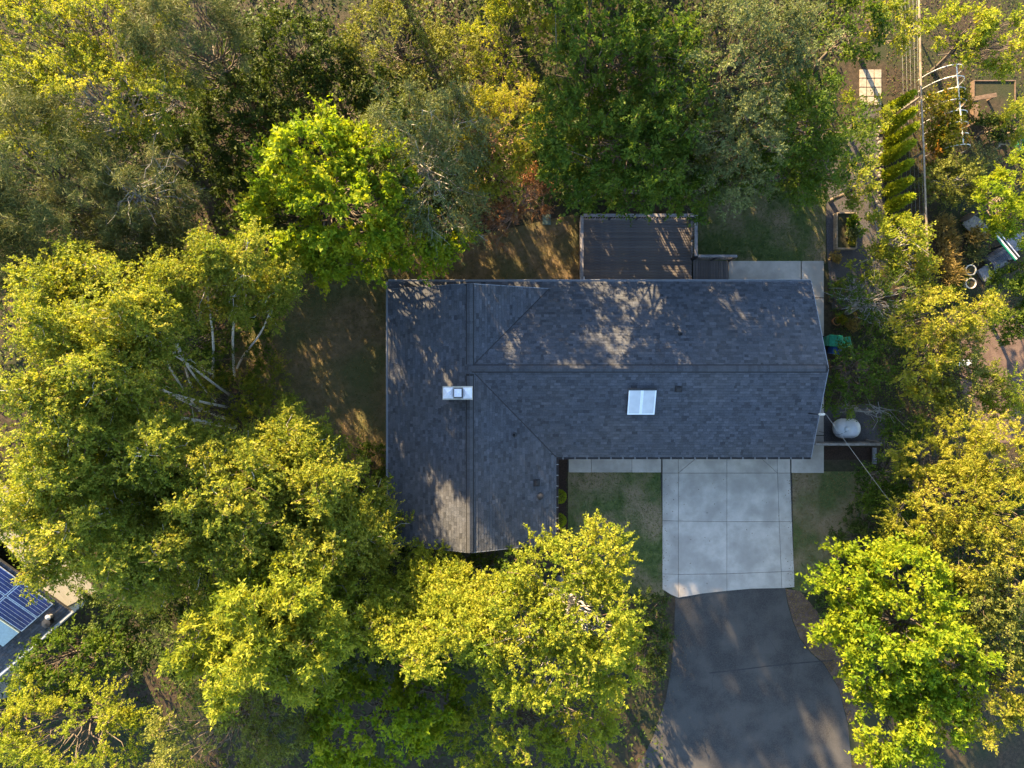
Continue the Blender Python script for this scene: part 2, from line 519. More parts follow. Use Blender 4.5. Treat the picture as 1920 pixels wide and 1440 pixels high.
random.seed(4)
D1, D2, D3 = 1272, 1363, 1457
drive = [
    [(1242, 857 - 40), (1272, 857 - 40), (1272, 887), (1242, 887)],
    [(1272, 817), (1308, 817), (1308, 857), (1272, 887)],
    [(1308, 817), (1363, 817), (1363, 887), (1272, 887), (1308, 857)],
    [(1363, 817), (1425, 817), (1425, 857), (1458, 887), (1363, 887)],
    [(1425, 817), (1457, 817), (1458, 887), (1425, 857)],
    [(1457, 817), (1481, 817), (1482, 887), (1458, 887)],
    [(1242, 887), (1272, 887), (1272, 977), (1242, 976)],
    [(1272, 887), (1363, 887), (1363, 978), (1272, 977)],
    [(1363, 887), (1458, 887), (1461, 978), (1363, 978)],
    [(1458, 887), (1482, 887), (1485, 978), (1461, 978)],
    [(1242, 976), (1272, 977), (1272, 1077), (1242, 1076)],
    [(1272, 977), (1363, 978), (1363, 1076), (1272, 1077)],
    [(1363, 978), (1461, 978), (1465, 1072), (1363, 1076)],
    [(1461, 978), (1485, 978), (1489, 1071), (1465, 1072)],
    [(1242, 1076), (1272, 1077), (1272, 1121), (1258, 1115), (1242, 1105)],
    [(1272, 1077), (1363, 1076), (1363, 1108), (1318, 1113), (1272, 1121)],
    [(1363, 1076), (1465, 1072), (1466, 1103), (1410, 1104), (1363, 1108)],
    [(1465, 1072), (1489, 1071), (1490, 1101), (1466, 1103)],
]
slabs('driveway', 'pale grey concrete driveway of jointed slabs', drive)
slabs('front_walk', 'concrete walk along the front eave', [
    [(1066, 822), (1109, 822), (1109, 886), (1066, 886)],
    [(1109, 822), (1185, 822), (1185, 886), (1109, 886)],
    [(1185, 822), (1240, 822), (1240, 886), (1185, 886)]])
slabs('side_walk', 'concrete strip round the east end of the house', [
    [(1484, 817), (1545, 817), (1545, 887), (1484, 887)],
    [(1484, 690), (1545, 690), (1545, 816), (1484, 816)],
    [(1484, 559), (1545, 559), (1545, 689), (1484, 689)],
    [(1503, 489), (1545, 489), (1545, 558), (1503, 558)],
    [(1366, 489), (1502, 489), (1502, 545), (1366, 545)]])
for nm, q in (('driveway_bed', [(1236, 815), (1484, 815), (1488, 1098), (1363, 1104), (1275, 1117), (1246, 1104)]),
              ('walk_bed', [(1064, 820), (1240, 820), (1240, 884), (1064, 884)]),
              ('side_walk_bed', [(1486, 492), (1543, 492), (1543, 884), (1486, 884)])):
    struct(sheet(nm, pxpoly(q), 0.024, M['joint']), 'dark joint sand under the concrete slabs')
slabs('garden_pavers', 'pale square pavers at the top of the garden path', [[(1612 + i * 14, 130 + j * 17), (1625 + i * 14, 130 + j * 17), (1625 + i * 14, 146 + j * 17), (1612 + i * 14, 146 + j * 17)] for i in range(3) for j in range(4)], z=0.05)
for o in bpy.data.objects:
    if o.parent and o.parent.name == 'garden_pavers':
        o.name = 'paver'; o.data.materials[0] = M['paver']

# ------------------------------------------------------------------ the house
ZE, ZR = 2.70, 4.55
XW, XE, XR = -6.13, 14.80, -1.97          # west eave, east gable edge, north-south ridge
XI = 2.19                                  # inner east eave of the west wing
YN, YS, YR = 5.07, -3.62, 0.725            # north eave, south eave, east-west ridge
YG, YG2 = -7.90, 4.70                      # gable edges of the west wing
KE = (ZR - ZE) / (YN - YR)
KW = (ZR - ZE) / (XR - XW)

def roof_z(x, y):
    ze_ = ZR - KE * abs(y - YR) if x > XR else -9
    zw = ZR - KW * abs(x - XR)
    return max(ze_, zw) if x < XI else ze_

def roof_px(px, py):
    z = 4.0
    for _ in range(6):
        p = W(px, py, z); z = roof_z(p.x, p.y)
    return W(px, py, z)

house = thing('house', 'single storey house with dark grey shingled cross-gable roof', 'house', (3, -1, 0))
# walls
def wall_box(x0, x1, y0, y1, z0=0.0, z1=2.62):
    mb = MB(); mb.box(x0, x1, y0, y1, z0, z1)
    return mb.build('wall', M['siding'], house)
wall_box(-5.6, 1.7, -7.40, -7.25)
wall_box(-5.6, -5.45, -7.25, 4.45)
wall_box(1.55, 1.7, -7.25, -3.12)
wall_box(1.70, 14.3, -3.12, -2.97)
wall_box(14.15, 14.3, -2.97, 4.45)
wall_box(-5.6, 14.3, 4.45, 4.60)
for y in (-7.40, 4.46):
    mb = MB()
    zt = ZR - 0.20
    mb.slab3([(-5.6, y, 2.63), (1.7, y, 2.63), (XR, y, zt)], (0, 0.13, 0))
    mb.build('wall', M['siding'], house)
mb = MB()
mb.slab3([(14.16, -2.97, 2.63), (14.16, 4.45, 2.63), (14.16, YR, ZR - 0.2)], (0.13, 0, 0))
mb.build('wall', M['siding'], house)

def window(x0, x1, z0, z1, y=None, x=None, d=1):
    """window on a wall facing +-y (x0..x1) or +-x (x0..x1 are y then)"""
    def b(a0, a1, c0, c1, t0, t1):
        m = MB()
        if y is not None: m.box(a0, a1, min(y + d * t0, y + d * t1), max(y + d * t0, y + d * t1), c0, c1)
        else: m.box(min(x + d * t0, x + d * t1), max(x + d * t0, x + d * t1), a0, a1, c0, c1)
        return m
    f = b(x0, x1, z0, z1, 0.004, 0.03).build('window', M['trim'], house)
    mid = (x0 + x1) / 2
    b(x0 + .06, mid - .03, z0 + .06, z1 - .06, 0.031, 0.037).build('pane', M['glass'], f)
    b(mid + .03, x1 - .06, z0 + .06, z1 - .06, 0.031, 0.037).build('pane', M['glass'], f)
    b(x0 - .05, x1 + .05, z0 - .06, z0, 0.004, 0.07).build('sill', M['trim'], f)
window(2.9, 4.3, 0.9, 2.1, y=-3.12, d=-1)
window(-4.6, -2.8, 0.9, 2.1, y=-7.40, d=-1)
window(-1.2, 0.6, 0.9, 2.1, y=-7.40, d=-1)
window(-6.6, -5.2, 0.9, 2.1, x=1.7, d=1)
window(-5.0, -3.4, 0.9, 2.1, x=-5.6, d=-1)
window(0.5, 2.2, 0.9, 2.1, x=-5.6, d=-1)
window(-3.6, -1.8, 0.9, 2.1, y=4.60, d=1)
window(9.4, 10.8, 0.9, 2.1, y=4.60, d=1)
window(1.0, 2.2, 0.9, 2.1, x=14.3, d=1)
# patio door behind the deck, front door, garage door
for nm, (x0, x1, z0, z1, y, d) in (('patio_door', (4.6, 6.5, 0.62, 2.5, 4.60, 1)), ('front_door', (6.1, 7.05, 0.05, 2.1, -3.12, -1))):
    mb = MB(); mb.box(x0, x1, min(y + d * .004, y + d * .05), max(y + d * .004, y + d * .05), z0, z1)
    dr = mb.build(nm, M['trim'] if nm == 'patio_door' else M['brown_wood'], house)
    mb = MB(); mb.box(x0 + .08, x0 + .42 if nm == 'front_door' else x1 - .08, min(y + d * .051, y + d * .056), max(y + d * .051, y + d * .056), z0 + (.9 if nm == 'front_door' else .1), z1 - .1)
    mb.build('pane', M['glass'], dr)
    mb = MB(); mb.obox((x1 - .12, y + d * .09, z0 + 1.0), (.02, 0, 0), (0, .03, 0), (0, 0, .07)); mb.build('handle', M['dark_metal'], dr)
mb = MB(); mb.box(8.85, 13.95, -3.16, -3.124, 0.07, 2.28)
gd = mb.build('garage_door', M['trim'], house)
for r_ in range(4):
    for c_ in range(4):
        mb = MB(); mb.box(8.95 + c_ * 1.23, 10.12 + c_ * 1.23, -3.185, -3.161, 0.11 + r_ * .54, 0.60 + r_ * .54)
        mb.build('panel', M['door_paint'], gd)

# roof deck
def P3(x, y):
    return Vector((x, y, roof_z(x, y)))
def east(x, y): return Vector((x, y, ZR - KE * abs(y - YR)))
def west(x, y): return Vector((x, y, ZR - KW * abs(x - XR)))
SL = [
    ('north', [east(XI, YN), east(XE, YN), east(XE, YR), east(XR, YR)], Vector((1, 0, 0))),
    ('south', [east(XI, YS), east(XE, YS), east(XE, YR), east(XR, YR)], Vector((1, 0, 0))),
    ('west', [west(XW, YG), west(XW, YG2), west(XR, YG2), west(XR, YG)], Vector((0, 1, 0))),
    ('inner_s', [west(XI, YG), west(XI, YS), west(XR, YR), west(XR, YG)], Vector((0, 1, 0))),
    ('inner_n', [west(XR, YR), west(XI - .354, YG2), west(XR, YG2)], Vector((0, 1, 0))),
]
mb = MB()
for nm, poly, U in SL:
    nrm = (poly[1] - poly[0]).cross(poly[2] - poly[0]).normalized()
    if nrm.z < 0: poly = poly[::-1]
    mb.slab3([p + Vector((0, 0, -0.16)) for p in poly], (0, 0, 0.15))
roof = mb.build('roof', M['deckboard_under'], house)

def clip(poly, clipper):
    """convex clip of 2d polygons (ccw clipper)"""
    out = poly
    n = len(clipper)
    for i in range(n):
        a, b = clipper[i], clipper[(i + 1) % n]
        ex, ey = b[0] - a[0], b[1] - a[1]
        inp = out; out = []
        if not inp: return []
        for j in range(len(inp)):
            p, q = inp[j - 1], inp[j]
            sp = ex * (p[1] - a[1]) - ey * (p[0] - a[0])
            sq = ex * (q[1] - a[1]) - ey * (q[0] - a[0])
            if sq >= 0:
                if sp < 0:
                    t = sp / (sp - sq); out.append((p[0] + (q[0] - p[0]) * t, p[1] + (q[1] - p[1]) * t))
                out.append(q)
            elif sp >= 0:
                t = sp / (sp - sq); out.append((p[0] + (q[0] - p[0]) * t, p[1] + (q[1] - p[1]) * t))
    return out

def shingle(poly3, U, parent, exposure=0.143, seed=0, mat=None, wmin=0.11, wmax=0.32):
    rnd = random.Random(seed)
    c = sum(poly3, Vector()) / len(poly3)
    nrm = (poly3[1] - poly3[0]).cross(poly3[2] - poly3[0]).normalized()
    if nrm.z < 0: nrm = -nrm
    U = (U - nrm * U.dot(nrm)).normalized()
    V = nrm.cross(U).normalized()
    if V.z < 0: V = -V
    low = min(poly3, key=lambda p: p.dot(V))
    uv = ccw([((p - low).dot(U), (p - low).dot(V)) for p in poly3])
    u0 = min(p[0] for p in uv); u1 = max(p[0] for p in uv); v1 = max(p[1] for p in uv)
    mb = MB()
    k = 0
    while k * exposure < v1:
        va = k * exposure; vb = va + exposure
        u = u0 - rnd.random() * 0.4
        while u < u1:
            w = rnd.uniform(wmin, wmax)
            q = clip([(u + .005, va), (u + w, va), (u + w, vb - .014), (u + .005, vb - .014)], uv)  # gap above each course bares dark felt, standing in for the lap's shadow
            u += w
            if len(q) < 3: continue
            hl = rnd.choice((0.010, 0.013, 0.022, 0.025))
            n = len(q)
            top = [low + U * a + V * b + nrm * (hl + (0.004 - hl) * (b - va) / exposure) for a, b in q]
            bot = [p - nrm * 0.03 for p in top]
            tn = min(1, max(0, rnd.gauss(0.46, 0.19)))
            if rnd.random() < 0.08: tn = min(1, tn + 0.25)
            if ((top[1] - top[0]).cross(top[2] - top[0])).dot(nrm) < 0:
                top.reverse(); bot.reverse()
            mb.add(top + bot, [tuple(range(n))] + [(i, n + i, n + (i + 1) % n, (i + 1) % n) for i in range(n)], tn)
        k += 1
    return mb.build('shingles', mat or M['shingle'], parent, kind='stuff')
for i, (nm, poly, U) in enumerate(SL):
    shingle(poly, U, roof, seed=10 + i)
# pent strip under the north gable of the west wing
pent = [Vector((XW, YN, 2.70)), Vector((XI, YN, 2.70)), Vector((XI, 4.52, 2.86)), Vector((XW, 4.52, 2.86))]
mb = MB(); mb.slab3([p + Vector((0, 0, -0.12)) for p in pent], (0, 0, 0.11)); pr = mb.build('pent_roof', M['deckboard_under'], house)
shingle(pent, Vector((1, 0, 0)), pr, seed=31)

# ridge caps: folded cap shingles lapped along each ridge
def ridge(a, b, k, side):
    mb = MB()
    rnd = random.Random(7)
    d = (b - a); n = int(d.length / 0.145); d.normalize()
    for i in range(n):
        p = a + d * (i * 0.145); q = p + d * 0.155
        h0, h1 = 0.055, 0.070
        vs = []
        for pt, h in ((p, h0), (q, h1)):
            vs += [pt + side * .145 - Vector((0, 0, .145 * k)) + Vector((0, 0, h)), pt + Vector((0, 0, h + .004)), pt - side * .145 - Vector((0, 0, .145 * k)) + Vector((0, 0, h))]
        bt = [v - Vector((0, 0, .055)) for v in vs]
        t = min(1, max(0, rnd.gauss(.36, .10)))
        mb.add(vs + bt, [(0, 1, 4, 3), (1, 2, 5, 4), (3, 4, 10, 9), (4, 5, 11, 10), (0, 3, 9, 6), (2, 8, 11, 5), (0, 6, 7, 1), (1, 7, 8, 2)], t)
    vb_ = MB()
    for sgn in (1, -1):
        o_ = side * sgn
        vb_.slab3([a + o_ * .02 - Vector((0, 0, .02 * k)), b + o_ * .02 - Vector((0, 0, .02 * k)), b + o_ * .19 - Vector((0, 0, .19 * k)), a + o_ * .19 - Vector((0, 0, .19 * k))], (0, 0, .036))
    vb_.build('ridge_shadow_strip', M['black_rubber'], roof)  # black strips standing in for the shadow line beside the caps
    return mb.build('ridge_cap', M['shingle'], roof, kind='stuff')
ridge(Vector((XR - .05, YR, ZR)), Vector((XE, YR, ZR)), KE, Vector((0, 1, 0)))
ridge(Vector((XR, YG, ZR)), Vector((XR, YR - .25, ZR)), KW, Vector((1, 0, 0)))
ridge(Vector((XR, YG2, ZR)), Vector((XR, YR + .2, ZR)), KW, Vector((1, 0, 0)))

# closed valleys: a dark strip put in for the change of light between slopes
for q in (YN - .37, YS):
    e_ = west(XR + (XI - XR) * abs(q - YR) / (YN - YR), q); e_.z += .020
    mb = MB(); mb.bar(Vector((XR + .22, YR + math.copysign(.23, q - YR), ZR - .10 + .018)), e_, .045, .02); mb.build('valley_shade_strip', M['deckboard_under'], roof)
# rake boards at the gables
for a, b in ((west(XW, YG), west(XR, YG)), (west(XI, YG), west(XR, YG)), (west(XW, YG2), west(XR, YG2)), (west(XI - .36, YG2), west(XR, YG2)), (east(XE, YN), east(XE, YR)), (east(XE, YS), east(XE, YR))):
    off = Vector((0, -.016, -.09)) if a.y == YG else Vector((0, .016, -.09)) if a.y == YG2 else Vector((.016, 0, -.09))
    mb = MB(); mb.bar(a + off, b + off, 0.03, 0.19)
    mb.build('rake_board', M['fascia'], roof)

# gutters: open troughs with hangers
def gutter(a, b, out, mat, hang=0.0, z=2.66, w=0.12):
    a = Vector(a); b = Vector(b); out = Vector(out)
    mb = MB()
    zz = Vector((0, 0, 1))
    for off, hw, lo, hi in ((0.006, .012, -.11, .0), (w, .014, -.11, .02)):
        c0 = a + out * off; c1 = b + out * off
        mb.bar(c0 + zz * (z + (lo + hi) / 2), c1 + zz * (z + (lo + hi) / 2), hw, hi - lo)
    mb.bar(a + out * (w / 2) + zz * (z - .105), b + out * (w / 2) + zz * (z - .105), w - .02, .012)
    for e in (a, b):
        d = (b - a).normalized()
        mb.obox(e + out * (w / 2) + zz * (z - .05), d * .006, out * (w / 2), zz * .06)
    gt = mb.build('gutter', mat, house)
    if hang:
        n = int((b - a).length / hang)
        for i in range(n + 1):
            p = a + (b - a) * ((i + .35) / (n + 1))
            m = MB(); m.bar(p + out * (-.02) + zz * (z + .012), p + out * (w + .012) + zz * (z + .028), .028, .014)
            m.build('hanger', M['hanger'], gt)
    return gt
gutter((XW, YN - .02, 0), (XE, YN - .02, 0), (0, 1, 0), M['gutter_light'])
gutter((XW + .02, YG, 0), (XW + .02, YN - .02, 0), (-1, 0, 0), M['gutter_light'])
gutter((XI + .13, YS + .02, 0), (XE, YS + .02, 0), (0, -1, 0), M['gutter_dark'], hang=0.6)
gutter((XI - .02, YG, 0), (XI - .02, YS - .02, 0), (1, 0, 0), M['gutter_dark'], hang=0.6)
for x, y in ((XW + .3, YG + .4), (XE - .45, YS + .45), (XE - .45, YN - .47)):
    mb = MB(); mb.tube([(x, y - (0.04 if y < 0 else -.04), 0.05), (x, y, 0.4), (x, y, 2.4)], .04, sides=6); mb.build('downspout', M['gutter_light'], house)

# chimney
cx0, cx1, cy0, cy1, czt = -3.17, -1.80, -0.72, -0.10, 5.35
mb = MB(); mb.box(cx0 + .04, cx1 - .04, cy0 + .04, cy1 - .04, 3.2, czt - .08)
ch = mb.build('chimney', M['chase'], house)
mb = MB(); mb.box(cx0, cx1, cy0, cy1, czt - .08, czt); mb.build('chimney_crown', M['chase'], ch)
def pyr(x0, x1, y0, y1, z, h, mat, nm):
    mb = MB()
    cxm, cym = (x0 + x1) / 2, (y0 + y1) / 2
    mb.add([(x0, y0, z), (x1, y0, z), (x1, y1, z), (x0, y1, z), (x0, y0, z + .05), (x1, y0, z + .05), (x1, y1, z + .05), (x0, y1, z + .05), (cxm, cym, z + h)],
           [(0, 1, 5, 4), (1, 2, 6, 5), (2, 3, 7, 6), (3, 0, 4, 7), (4, 5, 8), (5, 6, 8), (6, 7, 8), (7, 4, 8), (3, 2, 1, 0)])
    return mb.build(nm, mat, ch)
pyr(cx0 + .03, cx0 + .50, cy0 + .06, cy1 - .06, czt + .004, .16, M['cap_metal'], 'flue_cover')
pyr(cx1 - .44, cx1 - .03, cy0 + .06, cy1 - .06, czt + .004, .16, M['cap_metal'], 'flue_cover')
mb = MB()
for sx in (0.53, 0.86):
    mb.box(cx0 + sx, cx0 + sx + .05, cy0 + .10, cy1 - .09, czt + .003, czt + .22)
mb.box(cx0 + .58, cx0 + .86, cy0 + .10, cy0 + .14, czt + .003, czt + .22)
mb.box(cx0 + .58, cx0 + .86, cy1 - .13, cy1 - .09, czt + .003, czt + .22)
mb.build('flue', M['dark_metal'], ch)
pyr(cx0 + .555, cx0 + .885, cy0 + .135, cy1 - .12, czt + .235, .08, M['cap_metal'], 'flue_lid')

# skylight
def on_slope(x, y, h):
    n = Vector((0, -KE, 1)).normalized() if False else Vector((0, KE if y > YR else -KE, 1)).normalized()
    return east(x, y) + n * h
sx0, sx1, sy0, sy1 = 5.54, 6.80, -1.38, -0.20
def sl_quad(x0, x1, y0, y1, h): return [on_slope(x0, y0, h), on_slope(x1, y0, h), on_slope(x1, y1, h), on_slope(x0, y1, h)]
nS = Vector((0, -KE, 1)).normalized()
mb = MB(); mb.slab3(sl_quad(sx0, sx1, sy0, sy1, -.02), nS * .16); skl = mb.build('skylight', M['dark_metal'], house)
mb = MB()
for q in (sl_quad(sx0 - .02, sx1 + .02, sy0 - .02, sy0 + .035, .1405), sl_quad(sx0 - .02, sx0 + .04, sy0 + .035, sy1 - .035, .1405), sl_quad(sx1 - .04, sx1 + .02, sy0 + .035, sy1 - .035, .1405)):
    mb.slab3(q, nS * .03)
mb.build('frame', M['acrylic_bar'], skl)
mb = MB(); mb.slab3(sl_quad(sx0 - .03, sx1 + .03, sy1 - .035, sy1 + .05, .1405), nS * .04); mb.build('head_flashing', M['dark_metal'], skl)
xm = (sx0 + sx1) / 2
for x0, x1 in ((sx0 + .04, xm - .09), (xm + .05, sx1 - .04)):
    mb = MB(); mb.slab3(sl_quad(x0, x1, sy0 + .035, sy1 - .035, .141), nS * .018); mb.build('pane', M['acrylic'], skl)
mb = MB(); mb.slab3(sl_quad(xm - .09, xm + .05, sy0 + .035, sy1 - .035, .141), nS * .034); mb.build('centre_bar', M['acrylic_bar'], skl)

# roof vents
for px, py, r_ in ((1275, 627, .055), (964, 815, .06)):
    p = roof_px(px, py)
    mb = MB(); mb.lathe((p.x, p.y, p.z - .05), [(r_ * 2.4, 0.02), (r_ * 2.0, .07), (r_ * 1.1, .10), (r_, .34), (r_ * .78, .34), (r_ * .78, .2)], 14)
    mb.build('vent_pipe', M['dark_metal'], roof, smooth=False)
for px, py in ((1272, 729), (1006, 905)):
    p = roof_px(px, py)
    n = Vector((0, -KE, 1)).normalized() if px > 1100 else Vector((KW, 0, 1)).normalized()
    u = Vector((1, 0, 0)) if px > 1100 else Vector((0, 1, 0))
    v = n.cross(u).normalized()
    mb = MB(); mb.obox(p + n * .07, u * .12, v * .11, n * .05); mb.obox(p + n * .022, u * .18, v * .17, n * .012)
    mb.build('roof_vent', M['deckboard_under'], roof, bevel=.012)
p = roof_px(1012, 930)
mb = MB(); mb.lathe((p.x, p.y, p.z - .04), [(.20, 0.05), (.19, .09), (.10, .10), (.09, .16), (.14, .16), (.14, .20), (.05, .23), (0.0, .235)], 16)
mb.build('roof_vent', M['dark_metal'], roof)

# service mast with weatherhead at the east gable
pm = W(1545, 777, 4.6)
mb = MB(); mb.tube([(pm.x - .30, pm.y, roof_z(14.5, pm.y) - .6), (pm.x - .30, pm.y, 4.55)], .035, sides=8)
ms = mb.build('service_mast', M['dark_metal'], house)
mb = MB(); mb.lathe((pm.x - .02, pm.y, 4.52), [(.0, -.20), (.04, -.19), (.06, -.08), (.065, .04), (.04, .10), (.0, .12)], 10, axis='X'); mb.build('weatherhead', M['ring'], ms, smooth=True)

# ------------------------------------------------------------------ deck
ZD = 0.55
deck = thing('deck', 'weathered grey brown board deck with railing behind the house', 'deck', tuple(W(1190, 465, 0)))
dx0, dx1 = W(1087, 0, ZD).x, W(1297, 0, ZD).x
dy1 = W(0, 411, ZD).y
rndd = random.Random(3)
bw = 0.14
y = dy1
first = None
while y > 4.62:
    mb = MB(); mb.box(dx0, dx1, -bw / 2 + .010, bw / 2 - .010, -.035, 0)
    if first is None:
        first = mb.build('board', M['board'], deck, bevel=.004); first.matrix_parent_inverse = Matrix.Translation(-deck.location); first.location = (0, y - bw / 2, ZD)
    else:
        o = first.copy(); COL.objects.link(o); o.parent = deck; o.matrix_parent_inverse = first.matrix_parent_inverse.copy()
        o.location = (rndd.uniform(-.012, .012), y - bw / 2, ZD + rndd.uniform(-.003, .003))
    y -= bw
# ramp boards run across the short arm
rx0, rx1 = W(1299, 0, ZD).x, W(1366, 0, ZD).x
ry1, ry0 = W(0, 487, ZD).y, 4.66
x = rx0 + .01
rb = None
while x < rx1:
    if rb is None:
        mb = MB(); mb.box(-bw / 2 + .010, bw / 2 - .010, ry0, ry1, -.035, 0)
        rb = mb.build('board', M['board'], deck, bevel=.004); o = rb
    else:
        o = rb.copy(); COL.objects.link(o); o.parent = deck; o.matrix_parent_inverse = rb.matrix_parent_inverse.copy()
    t = (x - rx0) / (rx1 - rx0)
    o.location = (x + bw / 2, 0, ZD - .006 - .30 * t)
    x += bw
mb = MB(); mb.box(dx0 + .03, dx1 - .03, 4.62, dy1 - .03, 0.02, ZD - .04); mb.build('frame', M['brown_wood'], deck)
# railings
RZ = ZD + .92
def rail(a, b, n, w=.16):
    mb = MB(); mb.bar((a[0], a[1], RZ), (b[0], b[1], RZ), w, .04); mb.build('rail_cap', M['rail'], deck, bevel=.006)
    mb = MB(); mb.bar((a[0], a[1], ZD + .12), (b[0], b[1], ZD + .12), .05, .08); mb.build('rail', M['rail'], deck)
    mb = MB(); mb.bar((a[0], a[1], RZ - .12), (b[0], b[1], RZ - .12), .05, .08); mb.build('rail', M['rail'], deck)
    for i in range(n):
        t = i / max(1, n - 1)
        p = Vector((a[0] + (b[0] - a[0]) * t, a[1] + (b[1] - a[1]) * t, 0))
        mb = MB(); mb.box(p.x - .045, p.x + .045, p.y - .045, p.y + .045, 0.02, RZ - .021); mb.build('post', M['dark_metal'], deck)
    m = int((Vector(b[:2]) - Vector(a[:2])).length / .13)
    for i in range(1, m):
        t = i / m
        if m > 1:
            px_, py_ = a[0] + (b[0] - a[0]) * t, a[1] + (b[1] - a[1]) * t
            mb = MB(); mb.box(px_ - .016, px_ + .016, py_ - .016, py_ + .016, ZD + .165, RZ - .165); mb.build('baluster', M['rail'], deck)
A = (dx0 + .02, 5.25); Bq = (dx0 + .02, dy1 - .02); Cq = (dx1 - .02, dy1 - .02); Dq = (dx1 - .02, ry1 + .02)
rail(A, Bq, 3); rail((Bq[0] + .09, Bq[1]), (Cq[0] - .09, Cq[1]), 5); rail(Cq, Dq, 3)
rail((Dq[0] + .1, Dq[1]), (rx1 + .15, Dq[1]), 3, w=.14)
rail((dx1 + .1, ry0 + .05), (rx1 - .1, ry0 + .05), 3, w=.09)
# little white box left on the deck
p = W(1092, 522, ZD + .2)
mb = MB(); mb.box(p.x - .10, p.x + .10, p.y - .08, p.y + .08, ZD + .003, ZD + .18); mb.box(p.x - .115, p.x + .115, p.y - .095, p.y + .095, ZD + .181, ZD + .215)
tag(mb.build('storage_box', M['white_plastic'], bevel=.012), 'small white box in the lower left corner of the deck', 'box')
# green valve lid in the grass
p = W(1025, 412)
mb = MB(); mb.box(p.x - .22, p.x + .22, p.y - .28, p.y + .28, 0.0, .05); mb.box(p.x - .18, p.x + .18, p.y - .24, p.y + .24, .05, .062)
tag(mb.build('valve_box', M['utility_green'], bevel=.01), 'faded green valve box lid in the brown grass left of the deck', 'valve box')

# ------------------------------------------------------------------ fences
def board_fence(name, label, pts, height, bwid, mat, cap_w, post_every=2.4, cap_mat=None):
    """pts: ground polyline; pickets, rails, posts and a cap rail"""
    root = thing(name, label, 'fence', tuple(pts[0]))
    inv = Matrix.Translation(-root.location)
    mb = MB(); mb.box(-bwid / 2 + .004, bwid / 2 - .004, -.011, .011, 0, height - .045)
    me = mb.build('picket', mat, root); proto = me
    used = False
    rnd = random.Random(len(pts) * 7 + int(height * 10))
    for a, b in zip(pts, pts[1:]):
        d = b - a; L_ = d.length; d.normalize()
        ang = math.atan2(d.y, d.x)
        n = int(L_ / bwid)
        for i in range(n):
            if not used: o = proto; used = True
            else:
                o = proto.copy(); COL.objects.link(o); o.parent = root
            o.matrix_parent_inverse = inv
            o.location = a + d * (i + .5) * (L_ / n) + Vector((rnd.uniform(-.004, .004), rnd.uniform(-.004, .004), rnd.uniform(.0, .012)))
            o.rotation_euler = (rnd.uniform(-.01, .01), 0, ang)
        sd = Vector((-d.y, d.x, 0))
        for h in (.3, height - .3):
            mb = MB(); mb.bar(a + sd * .035 + Vector((0, 0, h)), b + sd * .035 + Vector((0, 0, h)), .04, .09); mb.build('rail', mat, root)
        mb = MB(); mb.bar(a + sd * .02 + Vector((0, 0, height)), b + sd * .02 + Vector((0, 0, height)), cap_w, .04); mb.build('cap_rail', cap_mat or mat, root, bevel=.005)
        k = max(1, int(round(L_ / post_every)))
        for i in range(k + 1):
            q = a + d * (L_ * i / k) + sd * .1
            mb = MB(); mb.box(q.x - .045, q.x + .045, q.y - .045, q.y + .045, 0, height - .03); mb.build('post', mat, root)
    return root
def foot(px, py, z):
    p = W(px, py, z); return Vector((p.x, p.y, 0))
lf = thing('wire_fence', 'long wire fence with a pale wooden top rail beside the columnar conifers', 'fence', tuple(foot(1736, 400, 1.8)))
fpts = [foot(1722, -40, 1.8), foot(1727, 180, 1.8), foot(1732, 285, 1.8), foot(1736, 400, 1.8), foot(1741, 510, 1.8), foot(1745, 585, 1.8)]
for a, b in zip(fpts, fpts[1:]):
    mb = MB(); mb.bar(a + Vector((0, 0, 1.8)), b + Vector((0, 0, 1.8)), .09, .05); mb.build('top_rail', M['old_wood'], lf, bevel=.006)
    for h in (.25, .6, .95, 1.3, 1.6):
        mb = MB(); mb.tube([a + Vector((0, 0, h)), b + Vector((0, 0, h))], .004, 4); mb.build('wire', M['hanger'], lf)
for a in fpts:
    mb = MB(); mb.box(a.x - .04, a.x + .04, a.y - .04, a.y + .04, 0, 1.774); mb.build('post', M['grey_wood'], lf)
board_fence('board_fence', 'short board fence beside the white propane tank', [foot(1529, 834, 1.5), foot(1653, 834, 1.5)], 1.5, .14, M['grey_wood'], .12)
p = W(1638, 850)
gp = thing('fence_post', 'grey concrete sleeper on the ground below the end of the short fence', 'kerb', (p.x, p.y, 0))
mb = MB(); mb.box(p.x - .1, p.x + .1, p.y - .55, p.y + .3, 0, .14); mb.build('sleeper', M['grey_panel'], gp, bevel=.02)
gp.name = 'garden_sleeper'

# ------------------------------------------------------------------ propane tank
c = W(1586, 803, 0.6)
tk = thing('propane_tank', 'white horizontal propane tank on the gravel by the east gable', 'tank', (c.x, c.y, 0))
prof = [(0, -.66), (.17, -.645), (.32, -.59), (.44, -.49), (.50, -.36), (.515, -.24), (.515, .24), (.50, .36), (.44, .49), (.32, .59), (.17, .645), (0, .66)]
mb = MB(); mb.lathe((c.x, c.y, .66), prof, 28, axis='X'); mb.build('shell', M['tank'], tk, smooth=True)
mb = MB(); mb.lathe((c.x - .22, c.y, 1.15), [(.13, 0), (.13, .07), (.10, .12), (0, .13)], 16); mb.build('valve_hood', M['tank'], tk, smooth=True)
mb = MB()
for sx_ in (-.24, .24):
    mb.lathe((c.x + sx_, c.y, .66), [(.517, -.012), (.523, -.006), (.523, .006), (.517, .012)], 28, axis='X')
mb.build('weld_seam', M['tank'], tk)
mb = MB(); mb.tube([(c.x - .22, c.y - .1, 1.2), (c.x - .5, c.y - .3, 1.0), (c.x - .75, c.y - .3, .3), (c.x - 1.2, c.y - .2, .05)], .012, 6); mb.build('gas_pipe', M['dark_metal'], tk)
